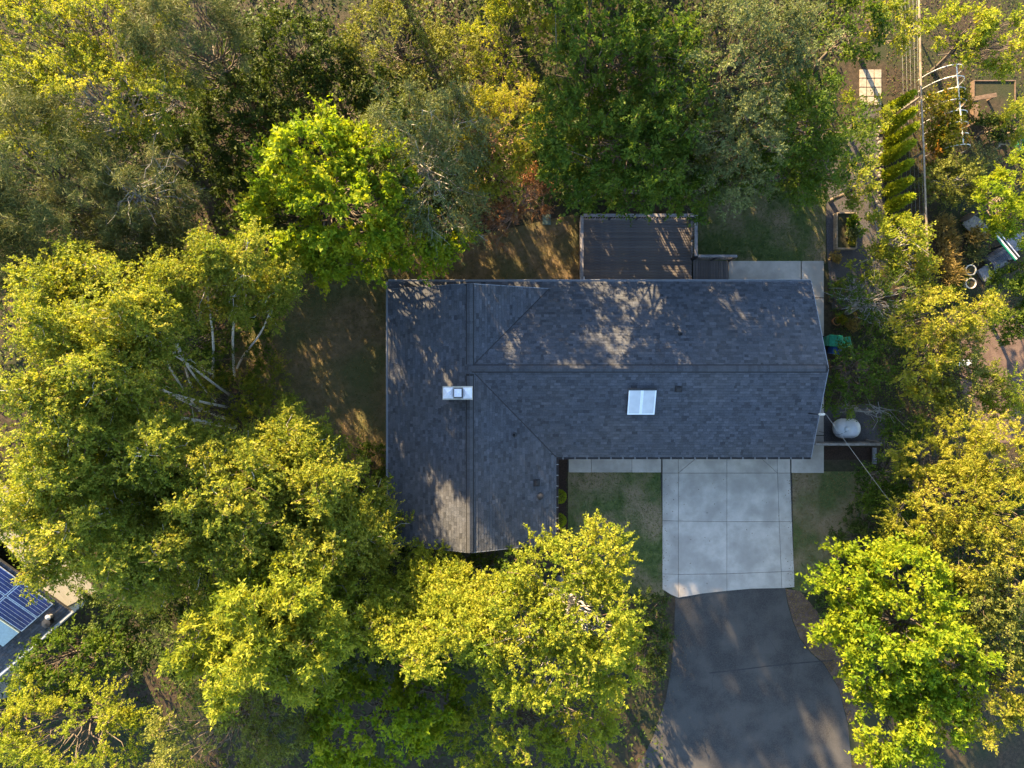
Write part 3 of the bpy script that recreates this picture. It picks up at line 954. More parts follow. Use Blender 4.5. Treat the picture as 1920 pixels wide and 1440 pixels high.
for s in (-.36, .36):
    mb = MB(); mb.box(c.x + s - .05, c.x + s + .05, c.y - .30, c.y + .30, 0, .28); mb.build('leg', M['grey_panel'], tk)

# ------------------------------------------------------------------ service cable to the south-east
a = W(1549, 777, 4.55); b = W(2010, 1360, 6.2)
pts = []
for i in range(25):
    t = i / 24
    q = a.lerp(b, t); q.z -= 1.1 * 4 * t * (1 - t) * .6
    pts.append(q)
mb = MB(); mb.tube(pts, .010, sides=5)
tag(mb.build('power_cable', M['cable']), 'thin pale power cable from the east gable mast over the hedge', 'cable')

# ------------------------------------------------------------------ bins and pots east of the house
def wheelie(name, label, px, py, ang, mat, s=1.0):
    p = W(px, py, .5)
    root = thing(name, label, 'bin', (p.x, p.y, 0))
    rot = Matrix.Translation((p.x, p.y, 0)) @ Matrix.Rotation(ang, 4, 'Z') @ Matrix.Scale(s, 4)
    def b(mb, nm, m, bev=0.0):
        mb.v = [tuple(rot @ Vector(v)) for v in mb.v]
        return mb.build(nm, m, root, bevel=bev)
    mb = MB()
    mb.add([(-.22, -.25, .08), (.22, -.25, .08), (.22, .25, .08), (-.22, .25, .08), (-.29, -.36, 1.0), (.29, -.36, 1.0), (.29, .34, 1.0), (-.29, .34, 1.0)],
           [(0, 3, 2, 1), (4, 5, 6, 7), (0, 1, 5, 4), (1, 2, 6, 5), (2, 3, 7, 6), (3, 0, 4, 7)])
    b(mb, 'body', mat, .02)
    mb = MB()
    mb.add([(-.31, -.38, 1.005), (.31, -.38, 1.005), (.31, .36, 1.005), (-.31, .36, 1.005), (-.25, -.30, 1.07), (.25, -.30, 1.07), (.25, .30, 1.09), (-.25, .30, 1.09)],
           [(0, 3, 2, 1), (4, 5, 6, 7), (0, 1, 5, 4), (1, 2, 6, 5), (2, 3, 7, 6), (3, 0, 4, 7)])
    b(mb, 'lid', mat, .015)
    mb = MB(); mb.tube([(-.24, .42, .98), (.24, .42, .98)], .018, 8); mb.tube([(-.24, .36, .98), (-.24, .42, .98)], .014, 6); mb.tube([(.24, .36, .98), (.24, .42, .98)], .014, 6); b(mb, 'handle', mat)
    for s_ in (-1, 1):
        mb = MB(); mb.lathe((s_ * .25, .28, .12), [(.04, -.03), (.12, -.03), (.12, .03), (.04, .03)], 16, axis='X'); b(mb, 'wheel', M['black_rubber'])
    return root
wheelie('wheelie_bin', 'teal green wheeled bin closest to the east gable', 1558, 640, 1.5, M['green_plastic'])
wheelie('wheelie_bin', 'teal green wheeled bin half hidden under leaves, farther from the gable', 1577, 643, 1.75, M['green_plastic'], .9)
wheelie('wheelie_bin', 'small blue bin below the green wheeled bins', 1565, 657, 1.4, M['blue_plastic'], .7)

def pot(name, label, px, py, r, h, mat, soil=True, group=None, cat='pot'):
    p = W(px, py, h)
    root = thing(name, label, cat, (p.x, p.y, 0), group)
    mb = MB(); mb.lathe((p.x, p.y, 0), [(r * .7, 0), (r * .95, h * .85), (r * 1.06, h * .86), (r * 1.06, h), (r * .90, h), (r * .86, h * .82), (0, h * .82)], 22)
    mb.build('shell', mat, root)
    mb = MB(); mb.lathe((p.x, p.y, h * .8), [(r * .85, .0), (r * .85, .03), (0, .04)], 18); mb.build('soil', M['soil'], root)
    return root
pot('plant_pot', 'upper of two round pale rimmed pots near the right edge', 1821, 506, .27, .42, M['ring'])
pot('plant_pot', 'lower of two round pale rimmed pots near the right edge', 1821, 531, .27, .42, M['ring'])
pot('plant_pot', 'small dark pot on the path beside the east gable', 1559, 563, .15, .25, M['dark_metal'])
pot('plant_pot', 'orange terracotta pot with golden plant beside the east gable', 1570, 602, .22, .35, M['terracotta'])

# ------------------------------------------------------------------ raised bed
def raised_bed(label, px0, px1, py0, py1, h=.32):
    a = W(px0, py1, h); b = W(px1, py0, h)
    root = thing('raised_bed', label, 'planter', ((a.x + b.x) / 2, (a.y + b.y) / 2, 0))
    t = .05
    for (x0, x1, y0, y1) in ((a.x, a.x + t, a.y, b.y), (b.x - t, b.x, a.y, b.y), (a.x + t, b.x - t, a.y, a.y + t), (a.x + t, b.x - t, b.y - t, b.y)):
        for k in range(2):
            mb = MB(); mb.box(x0, x1, y0, y1, k * h / 2 + .003, (k + 1) * h / 2 - .002); mb.build('plank', M['old_wood'] if px0 < 1700 else M['brown_wood'], root)
    mb = MB(); mb.box(a.x + t, b.x - t, a.y + t, b.y - t, 0, h * .8); mb.build('soil', M['soil'], root)
    return a, b, h
BED = raised_bed('long wooden raised bed with leafy plants on the gravel path', 1569, 1607, 398, 466, .4)
raised_bed('dark timber framed bed at the top right of the garden', 1826, 1905, 150, 222, .3)

# low stone edging along the path
rs = random.Random(9)
se = thing('stone_edging', 'row of rough stones edging the gravel path below the conifers', 'edging', tuple(W(1650, 300, 0)))
for i in range(26):
    px, py = 1648 + rs.uniform(-4, 4), 240 + i * 7
    p = W(px, py)
    s = rs.uniform(.07, .13)
    mb = MB()
    pr_ = [(0, 0)] + [(s * rs.uniform(.8, 1.15), s * k) for k in (.2, .5, .8)] + [(s * .5, s * 1.0), (0, s * 1.05)]
    mb.lathe((p.x, p.y, -.02), pr_, 7); mb.build('stone', M['stone'], se)

# ------------------------------------------------------------------ PVC hoop frame
r0, r1 = W(1793, 120, 1.75), W(1806, 270, 1.75)
hp = thing('hoop_frame', 'white plastic hoop frame over the vines in the upper right garden', 'hoop frame', ((r0.x + r1.x) / 2, (r0.y + r1.y) / 2, 0))
mb = MB(); mb.tube([r0, r1], .03, 8); mb.build('ridge_pipe', M['white_plastic'], hp)
d = (r1 - r0).normalized(); sd = Vector((d.y, -d.x, 0))
if sd.x > 0: sd = -sd
for i in range(8):
    c = r0.lerp(r1, i / 7)
    pts = []
    for k in range(17):
        t = math.pi * k / 16
        pts.append(Vector((c.x, c.y, 0)) + sd * .95 * math.cos(t) + Vector((0, 0, 1.715 * math.sin(t) ** .8)))
    mb = MB(); mb.tube(pts, .022, 7); mb.build('hoop', M['white_plastic'], hp)

# wooden ladder trellis at the right edge
a = W(1878, 268, 1.2); lt = thing('ladder_trellis', 'short wooden ladder trellis lying at the right edge of the garden', 'trellis', (a.x, a.y, 0))
e0, e1 = W(1873, 275, .9), W(1881, 232, 1.3); f0, f1 = W(1912, 278, .9), W(1917, 236, 1.3)
for q0, q1 in ((e0, e1), (f0, f1)):
    mb = MB(); mb.bar(q0, q1, .09, .07); mb.build('side_rail', M['old_wood'], lt)
for i in range(5):
    t = .1 + i * .2
    mb = MB(); mb.bar(e0.lerp(e1, t) + Vector((0, 0, .055)), f0.lerp(f1, t) + Vector((0, 0, .055)), .05, .04); mb.build('rung', M['old_wood'], lt)
for q in (e0, e1, f0, f1):
    mb = MB(); mb.box(q.x - .04, q.x + .04, q.y - .04, q.y + .04, 0, q.z - .04); mb.build('leg', M['old_wood'], lt)
# timber L frame (upper right)
tf = thing('timber_frame', 'brown timber post and beam frame in the top right corner', 'frame', tuple(W(1835, 200, 0)))
for q0, q1, w_ in ((W(1822, 186, .9), W(1868, 178, .9), .22), (W(1828, 190, .86), W(1834, 226, .86), .26)):
    mb = MB(); mb.bar(q0, q1, w_, .08); mb.build('beam', M['brown_wood'], tf)
    for q in (q0, q1):
        mb = MB(); mb.box(q.x - .05, q.x + .05, q.y - .05, q.y + .05, 0, q.z - .045); mb.build('post', M['brown_wood'], tf)
# planked landing
a = W(1805, 415); pl = thing('plank_landing', 'grey planked garden landing under the bright lime tree', 'platform', tuple(W(1830, 428)))
u = (W(1850, 440) - W(1806, 412)); L_ = u.length; u.normalize(); v = Vector((-u.y, u.x, 0))
for i in range(int(L_ / .11)):
    c = W(1806, 412) + u * (i + .5) * .11
    mb = MB(); mb.obox(c + Vector((0, 0, .16)), u * .05, v * (.33 + .1 * math.sin(i * .35)), Vector((0, 0, .02))); mb.build('plank', M['grey_wood'], pl)
mb = MB(); mb.obox(W(1828, 426) + Vector((0, 0, .07)), u * L_ * .45, v * .25, Vector((0, 0, .065))); mb.build('bearer', M['brown_wood'], pl)
# garden bench like store: white and green rail, dark ribbed cover, grey base
q0, q1 = W(1863, 434, 1.0), W(1906, 486, 1.0)
sh = thing('cold_frame', 'dark ribbed curved cover with white and green top rail near the right edge', 'cold frame', tuple(W(1885, 470)))
dd = (q1 - q0).normalized(); ss = Vector((-dd.y, dd.x, 0))
for k, (off, w_, m_) in enumerate(((0, .07, M['white_plastic']), (.10, .06, M['dark_metal']), (-.09, .06, M['green_plastic']), (.18, .05, M['pv_frame']))):
    mb = MB(); mb.bar(q0 + ss * off, q1 + ss * off, w_, .06); mb.build('rail', m_, sh)
for q in (q0, q1, q0.lerp(q1, .5)):
    mb = MB(); mb.box(q.x - .04, q.x + .04, q.y - .04, q.y + .04, 0, .965); mb.build('post', M['dark_metal'], sh)
ax0, ax1 = W(1856, 497, .3), W(1900, 470, .3)
ad = (ax1 - ax0).normalized(); an = Vector((-ad.y, ad.x, 0))
nr = 14
for i in range(nr):
    c0 = ax0.lerp(ax1, i / nr); c1 = ax0.lerp(ax1, (i + .86) / nr)
    mb = MB()
    prev = None
    ring = []
    for k in range(9):
        t = math.pi * k / 8
        ring.append((an * .48 * math.cos(t), .52 * math.sin(t)))
    vs = [Vector((c.x, c.y, .02)) + o + Vector((0, 0, z)) for c in (c0, c1) for o, z in ring]
    mb.add(vs, [(k, k + 1, 9 + k + 1, 9 + k) for k in range(8)] + [tuple(range(8, -1, -1)), tuple(range(9, 18))])
    mb.build('cover_rib', M['tarp'], sh)
mb = MB(); c = W(1848, 511); mb.obox(c + Vector((0, 0, .1)), ad * .42, an * .36, Vector((0, 0, .1))); mb.build('base_slab', M['grey_panel'], sh, bevel=.02)
mb = MB(); c = W(1886, 466); mb.obox(c + Vector((0, 0, .1)) + ad * .6, ad * .5, an * .4, Vector((0, 0, .09))); mb.build('base_slab', M['grey_panel'], sh, bevel=.02)
p = W(1917, 272, .3)
gp = thing('garden_tub', 'small bright green tub cut by the right edge', 'tub', (p.x, p.y, 0))
mb = MB(); mb.lathe((p.x, p.y, 0), [(.22, 0), (.29, .38), (.31, .38), (.31, .41), (.27, .41), (.24, .1), (0, .1)], 18); mb.build('shell', M['green_plastic'], gp)
# pale bench slats in the dirt yard
p = W(1810, 680, .45)
bn = thing('garden_bench', 'pale garden bench glimpsed beside the dirt yard', 'bench', (p.x, p.y, 0))
for k in range(3):
    mb = MB(); mb.box(p.x - .35, p.x + .35, p.y - .16 + k * .11, p.y - .07 + k * .11, .42, .45); mb.build('slat', M['acrylic_bar'], bn)
for sx in (-.28, .28):
    for sy in (-.12, .12):
        mb = MB(); mb.box(p.x + sx - .025, p.x + sx + .025, p.y + sy - .025, p.y + sy + .025, 0, .418); mb.build('leg', M['dark_metal'], bn)

# ------------------------------------------------------------------ neighbour's house with solar panels (lower left)
Z0 = 3.0
nb0 = W(133, 1146, Z0)
e1v = (W(112, 1124, Z0) - W(49, 1179, Z0)).normalized()       # along the right eave towards the upper right
e2v = Vector((-e1v.y, e1v.x, 0))                              # up the slope (towards the upper left)
if e2v.y < 0: e2v = -e2v
PT = .36
def NP(u, v, h=0.0):
    """u from the corner back along -e1, v up the roof"""
    n = (Vector((0, 0, 1)) - e2v * PT).normalized()
    return nb0 - e1v * u + e2v * v + Vector((0, 0, v * PT)) + n * h
nb = thing('neighbour_house', 'neighbouring house roof with solar panels in the lower left corner', 'house', (nb0.x - 4, nb0.y - 2, 0))
quad = [NP(0, 0), NP(9.5, 0), NP(9.5, 5.2), NP(0, 5.2)]
mb = MB(); mb.slab3([q - Vector((0, 0, .16)) for q in quad[::-1]], (0, 0, .15)); nroof = mb.build('roof', M['deckboard_under'], nb)
quad2 = [NP(0, 5.2), NP(9.5, 5.2)]
back = [quad2[0], quad2[1], quad2[1] + e2v * 5 - Vector((0, 0, 5 * PT)), quad2[0] + e2v * 5 - Vector((0, 0, 5 * PT))]
mb = MB(); mb.slab3([q - Vector((0, 0, .16)) for q in back[::-1]], (0, 0, .15)); nroof2 = mb.build('roof', M['deckboard_under'], nb)
shingle(quad, e1v.copy(), nroof, seed=51, exposure=.145)
shingle(back, e1v.copy(), nroof2, seed=52, exposure=.145)
def wallq(p, q, h0, h1):
    mb = MB(); mb.bar(Vector((p.x, p.y, (h0 + h1) / 2)), Vector((q.x, q.y, (h0 + h1) / 2)), .12, h1 - h0); mb.build('wall', M['siding'], nb)
c1, c2, c3, c4 = NP(.4, .4), NP(9.2, .4), NP(9.2, 9.7), NP(.4, 9.7)
for p, q in ((c1, c2), (c2, c3), (c3, c4), (c4, c1)):
    wallq(p, q, 0, 2.75)
mb = MB(); mb.bar(NP(-.02, -.06, -.02), NP(9.5, -.06, -.02), .12, .1); mb.build('gutter', M['gutter_light'], nb)
for i in range(4):
    for j in range(2):
        u0 = .14 + i * 1.03; v0 = .80 + j * 1.68
        if v0 + 1.65 > 5.1 and i > 5: continue
        if j == 0 and i >= 2: continue
        fr = MB(); fr.slab3([NP(u0 + .99, v0, .10), NP(u0, v0, .10), NP(u0, v0 + 1.64, .10), NP(u0 + .99, v0 + 1.64, .10)][::-1], (NP(0, 0, .04) - NP(0, 0, 0)))
        f = fr.build('solar_panel', M['pv_frame'], nb)
        gl = MB(); gl.slab3([NP(u0 + .95, v0 + .04, .141), NP(u0 + .04, v0 + .04, .141), NP(u0 + .04, v0 + 1.60, .141), NP(u0 + .95, v0 + 1.60, .141)][::-1], (NP(0, 0, .004) - NP(0, 0, 0)))
        gl.build('cells', M['pv'], f)
        for k in range(1, 5):
            ln = MB(); uu = u0 + .04 + k * .182
            ln.bar(NP(uu, v0 + .05, .148), NP(uu, v0 + 1.59, .148), .010, .004); ln.build('busbar', M['pv_frame'], f)
mb = MB(); mb.slab3([NP(3.25, .85, .08), NP(2.25, .85, .08), NP(2.25, 2.3, .08), NP(3.25, 2.3, .08)][::-1], (NP(0, 0, .12) - NP(0, 0, 0)))
nsk = mb.build('skylight', M['teal_glass'], nb)
mb = MB(); q = NP(1.0, .35, .25); mb.lathe(q, [(.16, -.3), (.16, .0), (.22, .02), (.22, .08), (0, .14)], 12); mb.build('roof_vent', M['dark_metal'], nb)
mb = MB(); q = NP(.75, .5, .2); mb.lathe(q, [(.10, -.3), (.10, .05), (.14, .06), (0, .12)], 12); mb.build('roof_vent', M['hanger'], nb)
# pale gravel apron in front of the neighbour's house
struct(sheet('neighbour_drive', pxpoly([(-60, 1190), (30, 1190), (40, 1300), (-60, 1330)]), .013, M['paver']), 'pale paving in the lower left corner')

# ------------------------------------------------------------------ vegetation
LM = {}
LM['lime'] = leaf_mat('leaf_lime', [(0, (0.087, 0.167, 0.009)), (.5, (0.205, 0.274, 0.014)), (1, (0.332, 0.343, 0.020))], trans=.5)
LM['yellow'] = leaf_mat('leaf_yellow', [(0, (0.117, 0.177, 0.017)), (.5, (0.245, 0.280, 0.028)), (1, (0.372, 0.363, 0.044))], trans=.48)
LM['birch'] = leaf_mat('leaf_birch', [(0, (0.100, 0.150, 0.018)), (.5, (0.220, 0.254, 0.032)), (1, (0.374, 0.350, 0.053))], trans=.46)
LM['olive'] = leaf_mat('leaf_olive', [(0, (0.085, 0.100, 0.016)), (.5, (0.162, 0.181, 0.031)), (1, (0.262, 0.264, 0.061))], trans=.3)
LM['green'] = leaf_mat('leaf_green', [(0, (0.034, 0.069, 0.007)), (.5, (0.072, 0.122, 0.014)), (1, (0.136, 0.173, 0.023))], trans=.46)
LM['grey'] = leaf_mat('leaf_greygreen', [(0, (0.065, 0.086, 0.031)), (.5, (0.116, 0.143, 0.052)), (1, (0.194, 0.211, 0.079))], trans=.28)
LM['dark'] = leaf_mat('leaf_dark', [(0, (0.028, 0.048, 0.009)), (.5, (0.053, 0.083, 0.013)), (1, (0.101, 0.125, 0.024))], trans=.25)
LM['pine'] = leaf_mat('leaf_pine', [(0, (0.043, 0.064, 0.019)), (.5, (0.095, 0.112, 0.032)), (1, (0.192, 0.185, 0.059))], trans=.15)
LM['gold'] = leaf_mat('leaf_gold', [(0, (0.120, 0.155, 0.017)), (.5, (0.249, 0.254, 0.023)), (1, (0.370, 0.326, 0.058))], trans=.46)
LM['rust'] = leaf_mat('leaf_rust', [(0, (0.119, 0.054, 0.020)), (.5, (0.221, 0.101, 0.042)), (1, (0.340, 0.155, 0.066))], trans=.2)
LM['vine'] = leaf_mat('leaf_vine', [(0, (0.078, 0.111, 0.010)), (.72, (0.169, 0.169, 0.016)), (1, (0.338, 0.156, 0.023))], trans=.46)
LM['thuja'] = leaf_mat('leaf_thuja', [(0, (0.138, 0.215, 0.009)), (.5, (0.277, 0.328, 0.015)), (1, (0.428, 0.415, 0.022))], trans=.2)
LM['straw'] = leaf_mat('leaf_straw', [(0, (0.132, 0.102, 0.030)), (.5, (0.240, 0.174, 0.054)), (1, (0.348, 0.252, 0.102))], trans=.3)
LM['litter'] = leaf_mat('leaf_litter', [(0, (0.05, 0.03, 0.016)), (.6, (0.11, 0.07, 0.04)), (1, (0.17, 0.12, 0.065))], trans=.1)
LM['grass'] = leaf_mat('grass_blade', [(0, (0.043, 0.086, 0.013)), (.5, (0.090, 0.140, 0.023)), (1, (0.190, 0.216, 0.058))], trans=.25)
LM['drygrass'] = leaf_mat('dry_grass_blade', [(0, (0.095, 0.100, 0.027)), (.5, (0.189, 0.144, 0.058)), (1, (0.315, 0.208, 0.108))], trans=.25)

#            leaf  width  twig  ntw nlf droop flat  clump  dens
SP = {
    'maple':  (.185, .95, .66, 10, 13, .16, .55, .30, 3.6),
    'broad':  (.160, .78, .58, 10, 12, .14, .50, .30, 3.6),
    'birch':  (.094, .92, .64, 11, 20, .34, .35, .34, 3.6),
    'fine':   (.095, .78, .50, 11, 17, .20, .45, .30, 4.0),
    'weep':   (.170, .32, 1.0, 11, 18, .95, .3, .30, 3.4),
    'pine':   (.230, .14, .52, 13, 20, .05, .2, .28, 3.2),
    'laurel': (.155, .52, .46, 11, 14, .06, .5, .24, 4.2),
    'shrub':  (.110, .70, .32, 9, 11, .06, .5, .20, 7.0),
}
QL = .85

def foliage(C, O, sp, rng, scale=1.0, twig_scale=1.0, up=.35, nleaf=1.0):
    """C clump centres, O outward directions -> leaf arrays"""
    leaf, width, twl, ntw, nlf, droop, flat, crad, dens = SP[sp]
    ntw = max(3, int(round(ntw * QL))); nlf = max(3, int(round(nlf * nleaf)))
    n = len(C)
    S = np.repeat(C, ntw, 0) + rng.normal(0, crad * .45, (n * ntw, 3)) * scale
    D = np.repeat(O, ntw, 0) * .75 + rng.normal(0, .62, (n * ntw, 3))
    D[:, 2] += up
    D = unit(D)
    Lw = twl * twig_scale * rng.uniform(.55, 1.25, n * ntw)
    csz = np.repeat(rng.uniform(.75, 1.2, n), ntw)
    Lw = Lw * csz
    m = len(S)
    t = (np.arange(nlf)[None, :] + rng.uniform(0, 1, (m, nlf))) / nlf
    t = .1 + .9 * t
    P = S[:, None, :] + D[:, None, :] * (Lw[:, None] * t)[:, :, None]
    P[:, :, 2] -= droop * (Lw[:, None] * t ** 1.8)
    P += rng.normal(0, leaf * .32, P.shape)
    LD = D[:, None, :] * .7 + rng.normal(0, .75, P.shape)
    LD[:, :, 2] -= .25 + droop * .8 * t
    P = P.reshape(-1, 3); LD = LD.reshape(-1, 3)
    size = leaf * scale * rng.uniform(.65, 1.3, len(P)) * (1.0 - .25 * t.reshape(-1))
    V, Fq = tri_leaves(P, LD, size, width, rng, flat=flat)
    # tint: per clump, per twig and per leaf variation of the leaf's own colour
    tt = .5 + np.repeat(np.repeat(rng.normal(0, .16, n), ntw), nlf) + np.repeat(rng.normal(0, .10, m), nlf) + rng.normal(0, .15, len(P))
    return V, Fq, np.clip(tt, 0, 1), S, D, Lw

def shell(lobes, sp, rng, dens=1.0, zmin=-.15, hollow=.25):
    """clump centres on the noisy skin of a union of ellipsoids (world units)"""
    d0 = SP[sp][8] * dens
    Cs = []; Os = []
    for i, (c, r) in enumerate(lobes):
        c = np.array(c); r = np.array(r)
        n = max(5, int(d0 * (math.pi * r[0] * r[1]) * 1.0 + d0 * .35 * 2 * math.pi * .5 * (r[0] + r[1]) * r[2] * .5))
        z = rng.uniform(zmin, 1, n); ph = rng.uniform(0, 2 * np.pi, n)
        s = np.sqrt(1 - z * z)
        d = np.stack([s * np.cos(ph), s * np.sin(ph), z], 1)
        k = rng.normal(0, 1, (5, 3)) * 2.2; f = rng.uniform(0, 6.3, 5)
        nz = np.sin(d @ k.T + f).sum(1) / 5
        rad = (1 + .22 * nz + .10 * rng.normal(0, 1, n)) * (1 - hollow * rng.uniform(0, 1, n) ** 2.2)
        p = c + d * r * rad[:, None]
        keep = np.ones(n, bool)
        for j, (c2, r2) in enumerate(lobes):
            if j != i:
                q = np.linalg.norm((p - np.array(c2)) / np.array(r2), axis=1)
                keep &= q > .62
        keep &= p[:, 2] > .25
        Cs.append(p[keep]); Os.append(unit(d / r)[keep])
    return np.concatenate(Cs), np.concatenate(Os)

def branch_set(starts, ends, rng, r0, r1, K=5, bow=.12):
    B = len(starts)
    t = np.linspace(0, 1, K)
    P = starts[:, None, :] * (1 - t)[None, :, None] + ends[:, None, :] * t[None, :, None]
    Ln = np.linalg.norm(ends - starts, axis=1)
    P[:, :, 2] -= bow * Ln[:, None] * (t * (1 - t) * 2)[None, :]
    w = rng.normal(0, .05, (B, K, 3)) * Ln[:, None, None]
    w[:, 0] = 0; w[:, -1] = 0
    P += w
    Rr = r0[:, None] * (1 - t)[None, :] + r1 * t[None, :]
    return P, Rr

def merge(parts):
    Vs = []; Fs = []; Ts = []; n = 0
    for V, Fq in parts:
        Vs.append(V); Fs.append(Fq + n); n += len(V)
    return np.concatenate(Vs), np.concatenate(Fs)

def tree(name, label, cat, sp, mat, lobes_px, bark='bark', dens=1.0, base=None, seed=0, group=None, nbranch=55, scale=1.0,
         trunk_r=None, twig_scale=1.0, nleaf=1.0, hollow=.25, up=.35, bare=0, zmin=-.15, dz=0.0):
    """lobes_px: (px, py, z centre, rx px, ry px, rz metres)"""
    rng = np.random.default_rng(seed + 1000)
    lobes = []
    for px, py, zc, rx, ry, rz in lobes_px:
        zc += dz
        k = (H - zc) / F
        lobes.append((tuple(W(px, py, zc)), (rx * k, ry * k, rz)))
    if base is None:
        wgt = [r[0] * r[1] for c, r in lobes]
        bx = sum(c[0] * w for (c, r), w in zip(lobes, wgt)) / sum(wgt); by = sum(c[1] * w for (c, r), w in zip(lobes, wgt)) / sum(wgt)
    else:
        b_ = W(base[0], base[1], 0); bx, by = b_.x, b_.y
    root = thing(name, label, cat, (bx, by, 0), group)
    C, O = shell(lobes, sp, rng, dens, hollow=hollow, zmin=zmin)
    # shift the clumps in so that the twigs reach the outline
    tl = SP[sp][2] * twig_scale
    C = C - O * tl * .22
    C[:, 2] = np.maximum(C[:, 2], .2)
    V, Fq, tt, S, D, Lw = foliage(C, O, sp, rng, scale, twig_scale, up, nleaf)
    V[:, 2] = np.maximum(V[:, 2], .03)
    np_mesh('crown', V, Fq, mat, tt, root, kind='stuff')
    # trunk and limbs
    zt = max(c[2] + r[2] * .45 for c, r in lobes); zb = min(c[2] for c, r in lobes)
    tr = trunk_r or .02 * zt + .05
    top = max(lobes, key=lambda l: l[0][2] + l[1][2])
    K = 8
    t = np.linspace(0, 1, K)
    ax = np.zeros((1, K, 3))
    ax[0, :, 0] = bx + (top[0][0] - bx) * t ** 1.4 + np.sin(t * 5 + seed) * .1; ax[0, :, 1] = by + (top[0][1] - by) * t ** 1.4 + np.cos(t * 4 + seed) * .1 - .1
    ax[0, :, 2] = zt * t
    parts = [tubes_np(ax, (tr * (1 - t) ** .8 + .015)[None, :], 8)]
    nb_ = min(nbranch, len(C))
    pick = rng.choice(len(C), nb_, replace=False)
    E = C[pick]
    ts = np.clip((E[:, 2] / zt) * rng.uniform(.45, .8, nb_), .15, .95)
    st = np.stack([np.interp(ts, t, ax[0, :, i]) for i in range(3)], 1)
    Pb, Rb = branch_set(st, E, rng, tr * .42 * (1 - ts) + .012, .008)
    parts.append(tubes_np(Pb, Rb, 5))
    # a few outer twigs show as fine lines
    nt_ = min(len(S), max(20, nb_ * 3))
    pk = rng.choice(len(S), nt_, replace=False)
    Pt = S[pk][:, None, :] + D[pk][:, None, :] * (Lw[pk][:, None] * np.linspace(-.4, .9, 3)[None, :])[:, :, None]
    TV, TF = tubes_np(Pt, np.tile(np.array([.010, .007, .004]), (nt_, 1)), 3)
    np_mesh('twigs', TV, TF, M['twig'], np.full(len(TF), .5), root, kind='stuff')
    if bare:
        pk = rng.choice(len(C), min(bare, len(C)), replace=False)
        E = C[pk] + O[pk] * tl * rng.uniform(.3, 1.0, (len(pk), 1)); S2 = C[pk] - O[pk] * 1.0
        Pb, Rb = branch_set(S2, E, rng, np.full(len(pk), .022), .006, K=5, bow=-.1)
        parts.append(tubes_np(Pb, Rb, 4))
        for q in range(2):
            E2 = Pb[:, 2 + q] + rng.normal(0, .32, (len(pk), 3)) + O[pk] * .25
            P2, R2 = branch_set(Pb[:, 2 + q], E2, rng, np.full(len(pk), .012), .004, K=3)
            parts.append(tubes_np(P2, R2, 3))
    V, Fq = merge(parts)
    np_mesh('trunk', V, Fq, M[bark], np.full(len(Fq), .5), root, smooth=True)
    return root

